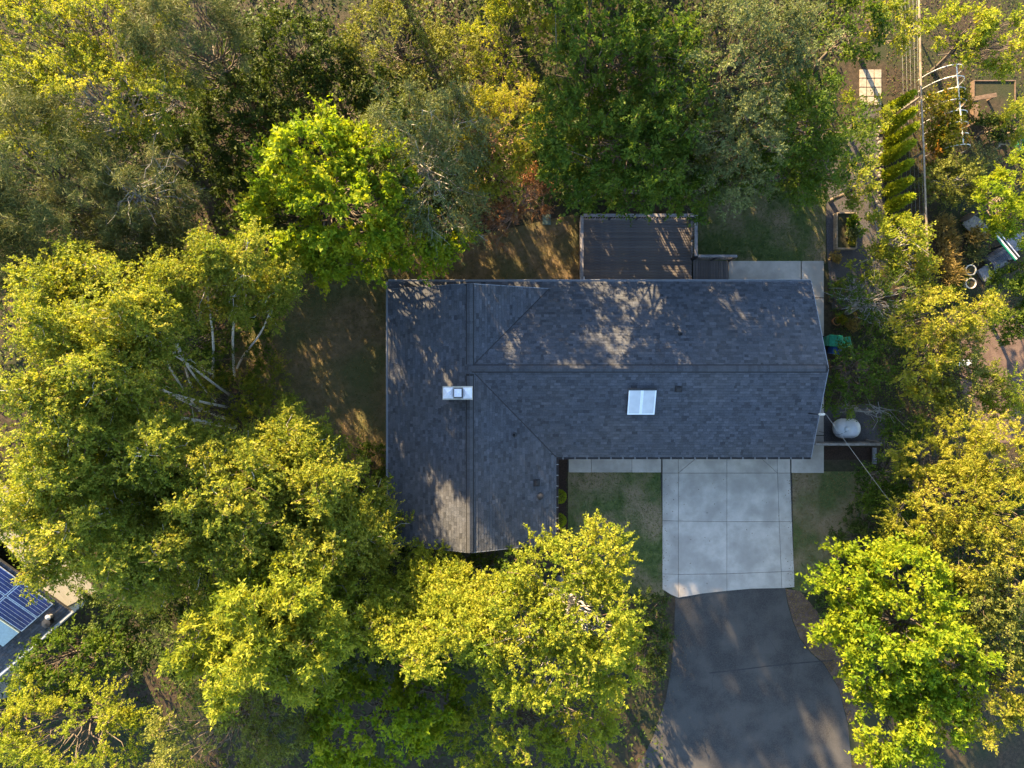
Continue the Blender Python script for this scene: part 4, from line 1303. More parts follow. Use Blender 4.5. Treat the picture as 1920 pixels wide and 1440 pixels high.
def stem_tree(name, label, cat, sp, mat, stems, bark='birch_bark', seed=0, group=None, nb=38, blen=2.2, t0=.38, clumps=4, r=.10, nleaf=.80, lift=.35, scale=1.0, lean=False):
    """multi-stemmed loose tree. stems: ((px, py) base, (px, py) tip, z tip[, bend])"""
    rng = np.random.default_rng(seed + 5000)
    b0 = sum((W(s[0][0], s[0][1]) for s in stems), Vector()) / len(stems)
    root = thing(name, label, cat, (b0.x, b0.y, 0), group)
    tubes = []; bt = []; Cs = []; Os = []
    for s in stems:
        a = np.array(W(*s[0])); b = np.array(W(s[1][0], s[1][1], s[2]))
        K = 14
        t = np.linspace(0, 1, K)
        ax = a[None, :] * (1 - t)[:, None] + b[None, :] * t[:, None]
        bend = s[3] if len(s) > 3 else .35
        side = np.array([-(b - a)[1], (b - a)[0], 0]); side = side / (np.linalg.norm(side) + 1e-6)
        ax += side[None, :] * (np.sin(t * math.pi * rng.uniform(1.2, 2.4) + rng.uniform(0, 3)) * bend * t)[:, None]
        ax[:, 2] = s[2] * t ** .93
        rr = r * (s[2] / 13) * (1 - t) ** .75 + .012
        tubes.append(tubes_np(ax[None], rr[None], 8))
        ts = t0 + (1 - t0) * np.sort(rng.uniform(0, 1, nb)) ** .85
        st = np.stack([np.interp(ts, t, ax[:, i]) for i in range(3)], 1)
        ph = np.arange(nb) * 2.4 + rng.uniform(0, 6.3) + rng.normal(0, .4, nb)
        ln = blen * (1.08 - .8 * (ts - t0) / (1 - t0)) * rng.uniform(.65, 1.2, nb)
        if lean: ln = ln * np.where(np.cos(ph) > .2, .55, 1.05)
        d = np.stack([np.cos(ph), np.sin(ph), np.full(nb, lift) + rng.normal(0, .2, nb)], 1)
        E = st + d * ln[:, None]
        P, Rr = branch_set(st, E, rng, .030 * (1 - .7 * ts) + .006, .006, K=6, bow=-.10)
        tubes.append(tubes_np(P, Rr, 4))
        for c in range(clumps):
            f = .42 + .58 * (c + rng.uniform(.2, 1, nb)) / clumps
            idx = f * 5
            i0 = np.clip(idx.astype(int), 0, 4); fr = (idx - i0)[:, None]
            q = P[np.arange(nb), i0] * (1 - fr) + P[np.arange(nb), np.minimum(i0 + 1, 5)] * fr
            q = q + rng.normal(0, .22, q.shape)
            Cs.append(q); Os.append(unit(d * .6 + rng.normal(0, .5, d.shape)))
        Cs.append(ax[-3:]); Os.append(np.tile(np.array([0, 0, 1.0]), (3, 1)))
    C = np.concatenate(Cs); O = np.concatenate(Os)
    V, Fq, tt, S, D, Lw = foliage(C, O, sp, rng, scale, .85, .1, nleaf)
    np_mesh('crown', V, Fq, mat, tt, root, kind='stuff')
    nt_ = min(len(S), nb * len(stems) * 3)
    pk = rng.choice(len(S), nt_, replace=False)
    Pt = S[pk][:, None, :] + D[pk][:, None, :] * (Lw[pk][:, None] * np.linspace(-.5, .9, 3)[None, :])[:, :, None]
    bt.append(tubes_np(Pt, np.tile(np.array([.009, .006, .004]), (nt_, 1)), 3))
    TV, TF = merge(bt)
    np_mesh('twigs', TV, TF, M['twig'], np.full(len(TF), .5), root, kind='stuff')
    V, Fq = merge(tubes)
    np_mesh('trunk', V, Fq, M[bark], np.full(len(Fq), .5), root, smooth=True)
    return root

# ---- trees of the photograph, clockwise from the top left
tree('pine_tree', 'large dull olive pine at the left edge above the birches', 'tree', 'pine', LM['pine'], [(60, 300, 9, 130, 120, 3.2), (130, 420, 8, 130, 110, 2.8), (20, 440, 9, 90, 90, 2.6)], seed=1, dens=1.35, bark='bark', bare=20)
tree('pine_tree', 'sparse pine with bare grey limbs right of the large olive pine', 'tree', 'pine', LM['pine'], [(270, 370, 8, 85, 75, 2.6), (330, 400, 7, 50, 60, 2.0), (210, 440, 7, 70, 60, 1.8)], seed=2, dens=.95, bark='grey_bark', bare=60, hollow=.5)
tree('deciduous_tree', 'sunlit yellow green tree cut by the top edge at the upper left', 'tree', 'birch', LM['birch'], [(180, 190, 9, 130, 80, 2.6), (300, 200, 8.5, 85, 70, 2.4), (90, 215, 8.5, 80, 60, 2.0)], seed=3, dz=-1.0, bark='grey_bark', bare=25)
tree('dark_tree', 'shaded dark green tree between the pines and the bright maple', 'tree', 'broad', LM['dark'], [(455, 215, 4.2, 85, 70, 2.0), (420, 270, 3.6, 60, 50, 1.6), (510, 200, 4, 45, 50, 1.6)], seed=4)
tree('maple_tree', 'large bright lime maple left above the roof corner', 'tree', 'maple', LM['lime'], [(600, 310, 6.6, 95, 85, 2.5), (555, 420, 5.4, 95, 85, 2.3), (660, 400, 6.2, 105, 90, 2.7), (650, 470, 4.6, 105, 60, 1.9), (775, 455, 4.0, 90, 55, 1.6), (700, 330, 6.0, 70, 70, 2.2)], seed=5, dz=0.6, base=(650, 440), nbranch=80)
tree('weeping_tree', 'grey green weeping birch between the bright maple and the golden hawthorn', 'tree', 'weep', LM['grey'], [(800, 330, 6.4, 95, 110, 2.2), (770, 245, 7.0, 85, 70, 2.2), (850, 250, 6.5, 70, 80, 2.0), (830, 420, 4.6, 70, 60, 1.4)], seed=6, bark='grey_bark', bare=26, base=(830, 390))
tree('hawthorn_tree', 'golden olive twiggy tree above the sunlit grass gap', 'tree', 'fine', LM['gold'], [(955, 240, 4.8, 68, 80, 1.7), (930, 320, 4.2, 55, 55, 1.4), (900, 230, 5, 50, 60, 1.6)], seed=7, dz=.7, bark='red_bark', bare=45, base=(930, 330), dens=1.15)
tree('dry_shrub', 'reddish brown half bare shrub left of the deck', 'shrub', 'fine', LM['rust'], [(990, 365, 3.2, 46, 42, 1.2), (938, 410, 2.4, 45, 40, .9)], seed=8, bark='red_bark', bare=120, dens=1.2, nleaf=.8)
tree('dark_broadleaf', 'large deep green broadleaf tree overhanging the deck', 'tree', 'broad', LM['green'], [(1110, 250, 6.8, 110, 85, 2.6), (1190, 320, 6.2, 110, 75, 2.5), (1090, 330, 5.2, 70, 60, 2.0), (1230, 230, 7.0, 90, 70, 2.6), (1140, 365, 4.4, 60, 40, 1.5), (1270, 350, 5.0, 70, 55, 1.8), (1075, 300, 4.6, 40, 55, 2.0)], seed=9, hollow=.75, dz=1.6, base=(1150, 340), nbranch=70, dens=1.1)
tree('grey_broadleaf', 'dull grey green tree right of the deep green one above the back lawn', 'tree', 'fine', LM['grey'], [(1385, 250, 7.0, 95, 80, 2.5), (1360, 340, 5.4, 75, 60, 2.0), (1310, 290, 6.0, 60, 60, 2.0)], seed=10, hollow=.75, dz=1.6, base=(1370, 320), dens=1.1, bare=15)
tree('green_tree', 'medium green tree shading the gravel path beside the back lawn', 'tree', 'broad', LM['green'], [(1500, 235, 6.8, 105, 75, 2.5), (1550, 290, 5.6, 70, 60, 2.0), (1460, 310, 5.8, 80, 65, 2.0), (1500, 345, 4.4, 55, 40, 1.4)], seed=11, hollow=.75, dz=1.4, base=(1500, 310), scale=.82, dens=1.15)
tree('small_tree', 'small yellow green tree standing on the gravel path above the raised bed', 'tree', 'broad', LM['birch'], [(1605, 345, 2.6, 40, 42, 1.3), (1590, 372, 2.0, 28, 22, .8)], seed=12, scale=.85, nbranch=30)
tree('small_tree', 'sunlit sapling beside the pale pavers at the top of the path', 'tree', 'broad', LM['yellow'], [(1628, 220, 2.6, 36, 32, 1.0), (1600, 205, 2.4, 22, 26, .9)], seed=13, scale=.8, nbranch=25)

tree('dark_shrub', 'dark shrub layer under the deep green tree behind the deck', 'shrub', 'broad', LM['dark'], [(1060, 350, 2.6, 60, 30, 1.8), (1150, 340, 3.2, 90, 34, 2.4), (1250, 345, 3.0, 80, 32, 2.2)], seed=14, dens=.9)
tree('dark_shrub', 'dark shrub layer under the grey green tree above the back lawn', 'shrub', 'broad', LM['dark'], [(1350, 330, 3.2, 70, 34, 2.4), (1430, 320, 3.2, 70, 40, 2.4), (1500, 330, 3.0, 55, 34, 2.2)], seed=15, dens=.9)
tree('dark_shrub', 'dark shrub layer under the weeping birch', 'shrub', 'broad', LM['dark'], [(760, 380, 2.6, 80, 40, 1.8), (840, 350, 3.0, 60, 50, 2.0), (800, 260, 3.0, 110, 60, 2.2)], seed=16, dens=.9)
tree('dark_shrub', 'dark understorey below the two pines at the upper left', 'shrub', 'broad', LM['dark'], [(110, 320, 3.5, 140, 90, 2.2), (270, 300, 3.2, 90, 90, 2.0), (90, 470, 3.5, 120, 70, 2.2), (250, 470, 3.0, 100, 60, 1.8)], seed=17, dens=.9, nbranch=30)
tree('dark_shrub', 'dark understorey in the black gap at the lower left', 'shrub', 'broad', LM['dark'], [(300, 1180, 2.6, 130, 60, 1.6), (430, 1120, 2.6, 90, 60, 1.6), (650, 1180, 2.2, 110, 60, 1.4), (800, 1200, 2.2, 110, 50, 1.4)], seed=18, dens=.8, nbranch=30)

HW = [(540, 405), (490, 440), (468, 365), (505, 335), (565, 330), (330, 190), (430, 150), (530, 160), (640, 190), (740, 200), (1010, 235), (1090, 250), (1170, 240), (1250, 250), (1330, 245), (1410, 250), (1490, 245)]
HL = ['near the foot of the bright maple', 'at the upper corner of the dry grass', 'beside the brown soil gap', 'in the dark gap left of the bright maple', 'under the left side of the bright maple', 'left of the bright maple, beside the pines', 'under the shaded dark tree', 'just right of the shaded dark tree', 'behind the bright maple', 'behind the weeping birch', 'left of the deep green tree', 'under the left half of the deep green tree', 'under the middle of the deep green tree', 'under the right half of the deep green tree', 'between the deep green and the grey green trees', 'under the grey green tree', 'under the medium green tree']
for i, ((px, py), hl) in enumerate(zip(HW, HL)):  # hidden shrubs added to stop low sun passing under the crowns
    tree('shading_shrub', 'tall dark understorey shrub added for shade ' + hl, 'shrub', 'broad', LM['dark'], [(px, py, 2.4, 62, 50, 2.6)], seed=120 + i, dens=.75, nbranch=14, scale=1.15, group='understorey shrubs added for shade north of the house', zmin=-.8)

# columnar conifers in a row
def thuja(label, px, py, h, seed, r=.34):
    rng = np.random.default_rng(seed)
    b = W(px, py, 0)
    root = thing('columnar_conifer', label, 'conifer', (b.x, b.y, 0), 'columnar conifers along the fence')
    n = 700
    t = rng.uniform(0, 1, n) ** .8
    ph = rng.uniform(0, 6.283, n)
    rad = r * (1 - t) ** .62 * rng.uniform(.75, 1.08, n) * (.55 + .45 * np.minimum(1, t * 6))
    C = np.stack([b.x + np.cos(ph) * rad, b.y + np.sin(ph) * rad, .1 + t * (h - .25)], 1)
    O = np.stack([np.cos(ph), np.sin(ph), np.full(n, .9)], 1)
    m = 7
    P = np.repeat(C, m, 0) + rng.normal(0, .05, (n * m, 3))
    D = np.repeat(unit(O), m, 0) + rng.normal(0, .45, (n * m, 3))
    V, Fq = tri_leaves(P, D, rng.uniform(.08, .17, n * m), .5, rng, flat=.2)
    np_mesh('crown', V, Fq, LM['thuja'], np.clip(.5 + np.repeat(rng.normal(0, .15, n), m) + rng.normal(0, .1, n * m), 0, 1), root, kind='stuff')
    mb = MB(); mb.tube([(b.x, b.y, 0), (b.x, b.y, h * .5), (b.x, b.y, h * .9)], [.05, .035, .01], 6); mb.build('trunk', M['bark'], root)
ORD = ['second', 'third', 'fourth', 'fifth', 'sixth', 'seventh']
tips = [(1716, 172, 2.9), (1719, 203, 3.0), (1722, 233, 3.1), (1716, 264, 3.0), (1712, 302, 2.7), (1711, 335, 2.5), (1714, 366, 2.5), (1706, 402, 2.3)]
for i, (px, py, h) in enumerate(tips):
    k = (H - h) / H
    bx_, by_ = 960 + (px - 960) * k, 720 + (py - 720) * k
    lab = 'columnar golden conifer highest in the picture, first of the row beside the fence' if i == 0 else 'columnar golden conifer lowest in the picture, last of the row beside the fence' if i == 7 else '%s columnar golden conifer from the top of the row beside the fence' % ORD[i - 1]
    thuja(lab, bx_, by_, h, 60 + i, (.25, .29, .26, .30, .25, .27, .29, .26)[i])

# garden on the right
tree('vine', 'yellow and orange grape vine scrambling over the white hoop frame', 'vine', 'broad', LM['vine'], [(1762, 215, 1.1, 34, 40, .8), (1772, 265, 1.0, 34, 36, .8), (1752, 300, .8, 22, 26, .6), (1790, 200, 1.2, 22, 24, .6)], seed=20, dens=1.6, scale=.85, nbranch=25)
tree('garden_shrub', 'pale green rounded shrub beside the fence, left of the feathery plant', 'shrub', 'fine', LM['olive'], [(1785, 335, 1.4, 46, 36, .9), (1765, 360, 1.0, 26, 22, .6), (1815, 350, 1.1, 28, 34, .8)], seed=21, dens=1.6, bark='grey_bark', nbranch=25)
tree('feathery_shrub', 'feathery grey green shrub between the hoop frame and the lime tree', 'shrub', 'weep', LM['grey'], [(1838, 302, 1.0, 34, 30, .7)], seed=22, dens=1.9, twig_scale=.6, scale=.7, nbranch=18, up=.6)
tree('dark_shrub', 'dark green shrub below the brown timber frame', 'shrub', 'broad', LM['dark'], [(1855, 240, .9, 28, 26, .6)], seed=23, dens=2, scale=.8, nbranch=14)
tree('lime_tree', 'bright lime tree cut by the right edge above the ribbed cover', 'tree', 'laurel', LM['lime'], [(1890, 360, 3.8, 55, 50, 1.3), (1880, 400, 3.2, 55, 40, 1.1), (1915, 320, 3.9, 35, 40, 1.2), (1915, 420, 3.0, 40, 45, 1.0)], seed=24, nbranch=35, twig_scale=1.1)
tree('laurel_shrub', 'dense mid green laurel at the right edge below the ribbed cover', 'shrub', 'laurel', LM['green'], [(1885, 560, 2.2, 42, 55, 1.2), (1905, 600, 2.0, 36, 40, 1.0), (1900, 530, 2.2, 34, 30, 1.0)], seed=25, nbranch=25, dens=1.2)
tree('climber', 'yellow green climber growing over the ladder trellis at the right edge', 'climber', 'broad', LM['yellow'], [(1905, 225, 1.6, 28, 26, .6), (1912, 250, 1.3, 16, 16, .5)], seed=26, dens=2, scale=.75, nbranch=12)
tree('dogwood_tree', 'green tree with yellow topped clusters between the gravel path and the fence', 'tree', 'broad', LM['yellow'], [(1690, 445, 2.8, 40, 34, 1.0), (1645, 440, 2.4, 34, 36, .9), (1690, 490, 2.2, 44, 34, .9), (1645, 500, 2.0, 38, 34, .8)], seed=27, dens=1.3, scale=.8, bare=14, bark='grey_bark')
tree('sparse_tree', 'half bare grey branched tree right of the east gable', 'tree', 'fine', LM['green'], [(1640, 560, 3.0, 62, 55, 1.0), (1600, 545, 2.6, 40, 36, .8), (1670, 600, 2.8, 46, 40, .8)], seed=28, dens=.75, nleaf=.8, bark='grey_bark', bare=110, hollow=.6)
tree('gold_shrub', 'yellow green shrub at the foot of the long fence', 'shrub', 'broad', LM['gold'], [(1722, 540, 1.8, 28, 40, .8), (1712, 500, 1.6, 20, 22, .6)], seed=29, dens=1.8, scale=.7, nbranch=16)
tree('golden_tree', 'golden yellow tree standing below the end of the long fence', 'tree', 'broad', LM['gold'], [(1745, 590, 4.2, 62, 42, 1.4), (1815, 580, 4.4, 42, 36, 1.2), (1720, 665, 3.8, 52, 48, 1.4), (1735, 720, 3.2, 40, 42, 1.1)], seed=30, dens=1.25, scale=.85, base=(1720, 640))
tree('green_tree', 'loose mid green tree overhanging the wheeled bins', 'tree', 'broad', LM['green'], [(1605, 690, 3.2, 48, 48, 1.2), (1650, 670, 3.0, 40, 44, 1.1), (1585, 735, 2.6, 36, 34, .9), (1620, 640, 2.6, 36, 28, .9)], seed=31, scale=.85, dens=.85, nleaf=.85)
tree('thin_tree', 'thin leafed sapling whose twigs hang over the propane tank', 'tree', 'broad', LM['green'], [(1590, 762, 2.2, 36, 18, .5), (1645, 765, 2.4, 34, 34, .8)], seed=32, scale=.6, dens=.35, nleaf=.6, bark='grey_bark', bare=20)
tree('grey_tree', 'grey green tree between the golden tree and the dirt yard', 'tree', 'fine', LM['olive'], [(1790, 650, 3.6, 48, 40, 1.2), (1795, 725, 3.2, 55, 44, 1.2)], seed=33, dens=1.35, bare=10)
tree('round_tree', 'small golden green tree beside the dirt yard near the right edge', 'tree', 'fine', LM['yellow'], [(1868, 725, 3.0, 42, 38, 1.0), (1885, 765, 2.6, 40, 26, .8)], seed=34, dens=1.5)
tree('hedge_shrub', 'dark green hedge shrub at the right end of the short fence', 'shrub', 'broad', LM['green'], [(1690, 800, 2.0, 40, 40, 1.0), (1670, 885, 2.0, 48, 42, 1.1), (1640, 925, 1.7, 42, 34, .9), (1680, 945, 2.0, 44, 40, 1.0)], seed=35, dens=1.4, scale=.75)
tree('hedge_tree', 'golden green hedge tree right of the power cable', 'tree', 'fine', LM['gold'], [(1735, 860, 4.2, 55, 50, 1.5), (1720, 980, 4.6, 65, 55, 1.6), (1780, 930, 5.0, 70, 65, 1.8), (1790, 810, 4.2, 60, 40, 1.3)], seed=36, dens=1.35, scale=1.1, bare=12)
tree('hedge_tree', 'large golden olive tree at the right edge, level with the front lawn', 'tree', 'fine', LM['gold'], [(1880, 850, 5.4, 70, 60, 1.8), (1870, 950, 5.8, 80, 70, 2.0), (1840, 1040, 5.6, 75, 70, 2.0)], seed=37, dens=1.3, scale=1.1, bare=20)
tree('hedge_tree', 'golden olive tree in the lower right corner beside the lime maple', 'tree', 'fine', LM['olive'], [(1890, 1080, 5.8, 70, 80, 2.0), (1870, 1180, 5.0, 75, 70, 1.9), (1830, 1120, 5.2, 50, 60, 1.7)], seed=38, dens=1.35, scale=1.1, bare=20)
tree('maple_tree', 'bright lime maple at the lower right overhanging the asphalt verge', 'tree', 'maple', LM['lime'], [(1600, 1080, 4.4, 75, 60, 1.8), (1680, 1075, 5.4, 80, 65, 2.1), (1570, 1150, 4.0, 62, 55, 1.6), (1700, 1150, 5.6, 85, 70, 2.2), (1640, 1215, 4.6, 80, 55, 1.8), (1760, 1220, 5.0, 70, 60, 1.9), (1680, 1270, 4.4, 90, 50, 1.6)], seed=39, base=(1640, 1140), nbranch=70, scale=.95)
tree('grey_shrub', 'dull green shrub at the edge of the grass strip beside the lime maple', 'shrub', 'shrub', LM['dark'], [(1585, 1000, .9, 28, 26, .6), (1620, 960, 1.0, 34, 30, .7), (1620, 1020, 1.2, 40, 32, .8)], seed=40, dens=.8)

# bottom
tree('bright_tree', 'brightest yellow green tree below the front lawn', 'tree', 'birch', LM['yellow'], [(1040, 1075, 5.4, 100, 75, 2.0), (1120, 1050, 5.0, 60, 60, 1.6), (980, 1150, 5.4, 95, 75, 2.0), (1090, 1160, 5.8, 95, 80, 2.2), (1000, 1240, 5.4, 105, 60, 2.0), (1130, 1230, 5.0, 70, 55, 1.8)], seed=41, dz=2.5, base=(1050, 1080), scale=1.25, dens=1.15, nbranch=80, bark='grey_bark')
tree('green_tree', 'mid green tree tucked under the gable corner left of the brightest tree', 'tree', 'broad', LM['green'], [(975, 1060, 3.4, 45, 40, 1.2), (900, 1090, 2.6, 60, 45, 1.2)], seed=42, scale=.75)
tree('hedge_shrub', 'dark green shrub at the left edge of the asphalt drive', 'shrub', 'shrub', LM['dark'], [(1215, 1145, 1.2, 34, 36, .9), (1225, 1200, 1.2, 34, 44, .9), (1200, 1245, 1.2, 44, 40, .9)], seed=43)
stem_tree('loose_tree', 'loose yellow green tree with bare twigs below the west wing gable', 'tree', 'birch', LM['yellow'], [((840, 1050), (800, 1155), 8), ((800, 1060), (690, 1180), 9), ((870, 1050), (850, 1190), 9.5), ((830, 1060), (770, 1240), 10), ((900, 1060), (900, 1240), 9)], bark='grey_bark', seed=44, nb=40, blen=1.6, t0=.3, scale=1.2, r=.14)
stem_tree('bright_tree', 'bright yellow green tree left of a dark gap at the bottom edge', 'tree', 'laurel', LM['yellow'], [((660, 1000), (540, 1110), 11.5), ((620, 1020), (440, 1150), 12.5), ((640, 1050), (480, 1230), 12.5), ((590, 1050), (350, 1220), 12), ((690, 1030), (600, 1200), 11), ((600, 1080), (390, 1290), 12), ((660, 1080), (530, 1280), 11.5)], bark='grey_bark', seed=45, nb=40, blen=2.3, t0=.3, scale=1.15, r=.16)
tree('dark_tree', 'dark green tree beside the neighbouring house at the bottom edge', 'tree', 'broad', LM['green'], [(120, 1225, 4.2, 75, 40, 1.6), (200, 1215, 3.6, 55, 40, 1.4), (90, 1270, 4, 70, 40, 1.4)], seed=46)
tree('hedge_shrub', 'low green shrub against the west wall of the house', 'shrub', 'shrub', LM['green'], [(700, 850, .9, 30, 26, .7), (690, 900, 1.0, 34, 40, .8), (705, 960, 1.0, 26, 40, .7)], seed=47)
tree('hedge_shrub', 'dark undergrowth shrub below the west wing gable', 'shrub', 'shrub', LM['dark'], [(770, 1060, .9, 44, 26, .7), (860, 1060, .9, 40, 22, .7)], seed=48)
for i, (px, py, lab) in enumerate(((1049, 932, 'upper of two round clipped lime shrubs in the mulch bed'), (1049, 977, 'lower of two round clipped lime shrubs in the mulch bed'))):
    p = W(px, py, .4)
    root = thing('clipped_shrub', lab, 'shrub', (p.x, p.y, 0))
    rng = np.random.default_rng(90 + i)
    n = 900
    d = unit(rng.normal(0, 1, (n, 3))); d[:, 2] = np.abs(d[:, 2])
    P = np.array([p.x, p.y, .2]) + d * np.array([.36, .36, .36]) * rng.uniform(.85, 1, (n, 1))
    V, Fq = leaf_arrays(P, d + rng.normal(0, .5, (n, 3)), rng.uniform(.05, .09, n), .6, rng)
    np_mesh('crown', V, Fq, LM['lime'], np.clip(rng.normal(.75, .15, n), 0, 1), root, kind='stuff')
    mb = MB(); mb.tube([(p.x, p.y, 0), (p.x, p.y, .3)], [.04, .02], 6); mb.build('trunk', M['bark'], root)

# birches on the left: white stems fan out from the edge of the grass
B = LM['birch']
stem_tree('birch_tree', 'birch whose long white stem crosses the foliage towards the left edge', 'tree', 'birch', B, [((452, 768), (130, 690), 13.5), ((440, 745), (230, 590), 12.5), ((425, 785), (60, 610), 13.5)], seed=71, lean=True, nb=38, blen=2.0, t0=.64, r=.06)
stem_tree('birch_tree', 'birch pair with upright white stems beside the dark grass', 'tree', 'birch', B, [((402, 712), (400, 460), 10), ((440, 705), (455, 440), 10), ((445, 690), (550, 520), 8)], seed=72, lean=True, nb=24, blen=1.3, t0=.62, r=.075)
stem_tree('birch_tree', 'birch with white stems leaning up and left behind the long stem', 'tree', 'birch', B, [((405, 752), (270, 560), 11), ((375, 770), (190, 500), 11.5), ((360, 725), (300, 500), 10)], seed=73, lean=True, nb=20, blen=1.4, t0=.68, r=.055)
stem_tree('birch_tree', 'broad birch filling the left edge level with the chimney', 'tree', 'birch', B, [((480, 838), (120, 800), 13.5), ((470, 850), (60, 880), 14), ((490, 850), (250, 870), 11.5), ((440, 800), (30, 740), 14)], seed=74, lean=True, nb=44, blen=2.3, t0=.5)
stem_tree('birch_tree', 'birch leaning down and left over the solar panels', 'tree', 'birch', B, [((500, 880), (190, 1050), 12.5), ((470, 900), (110, 990), 13.5), ((520, 900), (310, 1040), 12), ((440, 890), (60, 1060), 11.5), ((450, 880), (20, 1000), 13), ((430, 890), (10, 920), 13.5), ((500, 930), (250, 1110), 11.5)], seed=75, lean=True, nb=42, blen=2.2, t0=.42)
stem_tree('birch_tree', 'bright birch beside the lower end of the dark grass', 'tree', 'birch', B, [((610, 850), (540, 830), 9), ((630, 890), (600, 930), 10), ((600, 880), (480, 890), 11), ((580, 900), (430, 950), 11.5)], seed=76, nb=42, blen=2.2, t0=.3, scale=1.1)
stem_tree('birch_tree', 'birch between the roof corner and the dark gap below', 'tree', 'birch', B, [((660, 930), (620, 1030), 10), ((640, 950), (550, 1040), 10.5), ((690, 960), (680, 1010), 8), ((610, 960), (460, 1060), 11)], seed=77, nb=42, blen=2.1, t0=.3, scale=1.1)
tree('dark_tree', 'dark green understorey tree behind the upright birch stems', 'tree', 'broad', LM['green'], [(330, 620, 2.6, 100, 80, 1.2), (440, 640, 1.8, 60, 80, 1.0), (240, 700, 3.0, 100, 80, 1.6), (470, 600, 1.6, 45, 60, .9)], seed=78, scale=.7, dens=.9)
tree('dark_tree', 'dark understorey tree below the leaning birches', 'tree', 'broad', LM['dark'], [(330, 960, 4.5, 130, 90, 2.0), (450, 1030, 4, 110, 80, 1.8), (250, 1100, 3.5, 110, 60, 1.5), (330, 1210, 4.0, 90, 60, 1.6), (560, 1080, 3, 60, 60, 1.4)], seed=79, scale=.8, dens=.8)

stem_tree('birch_tree', 'birch filling the middle of the birch stand below the long white stem', 'tree', 'birch', B, [((560, 850), (470, 870), 9.5), ((540, 870), (390, 900), 11.5), ((530, 870), (350, 950), 12), ((560, 890), (460, 990), 11), ((500, 860), (250, 850), 12.5)], seed=95, nb=34, blen=2.1, t0=.4)
stem_tree('birch_tree', 'feathery birch at the upper left of the birch stand', 'tree', 'birch', B, [((400, 700), (60, 520), 12), ((380, 690), (140, 480), 11)], seed=96, lean=True, nb=34, blen=2.0, t0=.5)
tree('hedge_shrub', 'leafy green shrubs hiding the feet of the upright birch stems', 'shrub', 'birch', LM['birch'], [(440, 740, 1.6, 60, 40, 1.0), (510, 790, 1.8, 50, 50, 1.2), (380, 760, 2.2, 70, 50, 1.2), (500, 720, 1.0, 34, 40, .8)], seed=94)
# beyond the printed picture: the wood goes on to the top and bottom of the frame
tree('deciduous_tree', 'yellow green tree in the top left corner', 'tree', 'birch', LM['birch'], [(90, 70, 8, 120, 90, 2.4), (220, 60, 8, 90, 80, 2.2)], seed=80)
tree('pine_tree', 'olive pine at the top edge left of the shaded gap', 'tree', 'pine', LM['pine'], [(370, 80, 8, 100, 85, 2.6)], seed=81, dens=1.3)
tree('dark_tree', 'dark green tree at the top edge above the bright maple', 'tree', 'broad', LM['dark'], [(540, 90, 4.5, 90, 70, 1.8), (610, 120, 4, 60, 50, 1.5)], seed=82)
tree('deciduous_tree', 'olive green tree at the top edge above the weeping birch', 'tree', 'fine', LM['olive'], [(740, 80, 4, 100, 80, 1.6), (830, 110, 3.6, 70, 60, 1.5)], seed=83, bare=12)
tree('deciduous_tree', 'golden green tree at the top edge above the golden hawthorn', 'tree', 'birch', LM['yellow'], [(950, 80, 3, 90, 70, 1.5)], seed=84)
tree('dark_broadleaf', 'deep green tree at the top edge above the deck tree', 'tree', 'broad', LM['green'], [(1120, 80, 7.5, 110, 85, 2.6), (1230, 110, 7, 80, 70, 2.2)], seed=85, hollow=.75, dz=2.5)
tree('grey_broadleaf', 'grey green tree at the top edge above the back lawn tree', 'tree', 'fine', LM['grey'], [(1370, 90, 7.5, 100, 80, 2.4), (1480, 80, 7, 80, 70, 2.2)], seed=86, hollow=.75, dz=2.5)
tree('small_tree', 'yellow green tree in the top right corner of the garden', 'tree', 'broad', LM['yellow'], [(1790, 60, 3.5, 60, 50, 1.3), (1880, 80, 3.5, 60, 50, 1.3)], seed=87)
tree('deciduous_tree', 'yellow green tree at the bottom left corner', 'tree', 'birch', LM['yellow'], [(150, 1370, 6, 130, 80, 2.1), (40, 1330, 5.5, 80, 60, 1.8)], seed=88)
tree('deciduous_tree', 'olive green tree at the bottom edge left of centre', 'tree', 'fine', LM['olive'], [(400, 1370, 7, 130, 90, 2.2), (530, 1340, 6, 80, 70, 1.9)], seed=89, bare=12)
tree('deciduous_tree', 'lime green tree at the bottom edge near the centre', 'tree', 'maple', LM['lime'], [(700, 1360, 6, 110, 80, 2.1), (800, 1310, 5, 70, 60, 1.7)], seed=90)
tree('deciduous_tree', 'yellow green tree at the bottom edge left of the asphalt', 'tree', 'birch', LM['yellow'], [(950, 1370, 5.5, 110, 75, 1.9), (1080, 1350, 5, 80, 70, 1.7)], seed=91, scale=1.2)
tree('small_tree', 'green tree at the top edge left of the long wire fence', 'tree', 'broad', LM['birch'], [(1670, 50, 3.0, 40, 40, 1.1)], seed=97, nbranch=25)
tree('small_tree', 'mid green tree at the top edge above the pale pavers', 'tree', 'broad', LM['green'], [(1590, 60, 3.6, 50, 60, 1.3)], seed=98, nbranch=25)
tree('deciduous_tree', 'lime green tree at the bottom edge right of the asphalt', 'tree', 'maple', LM['lime'], [(1660, 1370, 4.4, 70, 70, 1.7), (1740, 1330, 4.8, 70, 60, 1.7)], seed=99)
tree('hedge_tree', 'golden olive tree in the bottom right corner', 'tree', 'fine', LM['gold'], [(1830, 1310, 4.8, 100, 60, 1.7), (1900, 1270, 5, 60, 60, 1.7)], seed=92, scale=1.1)

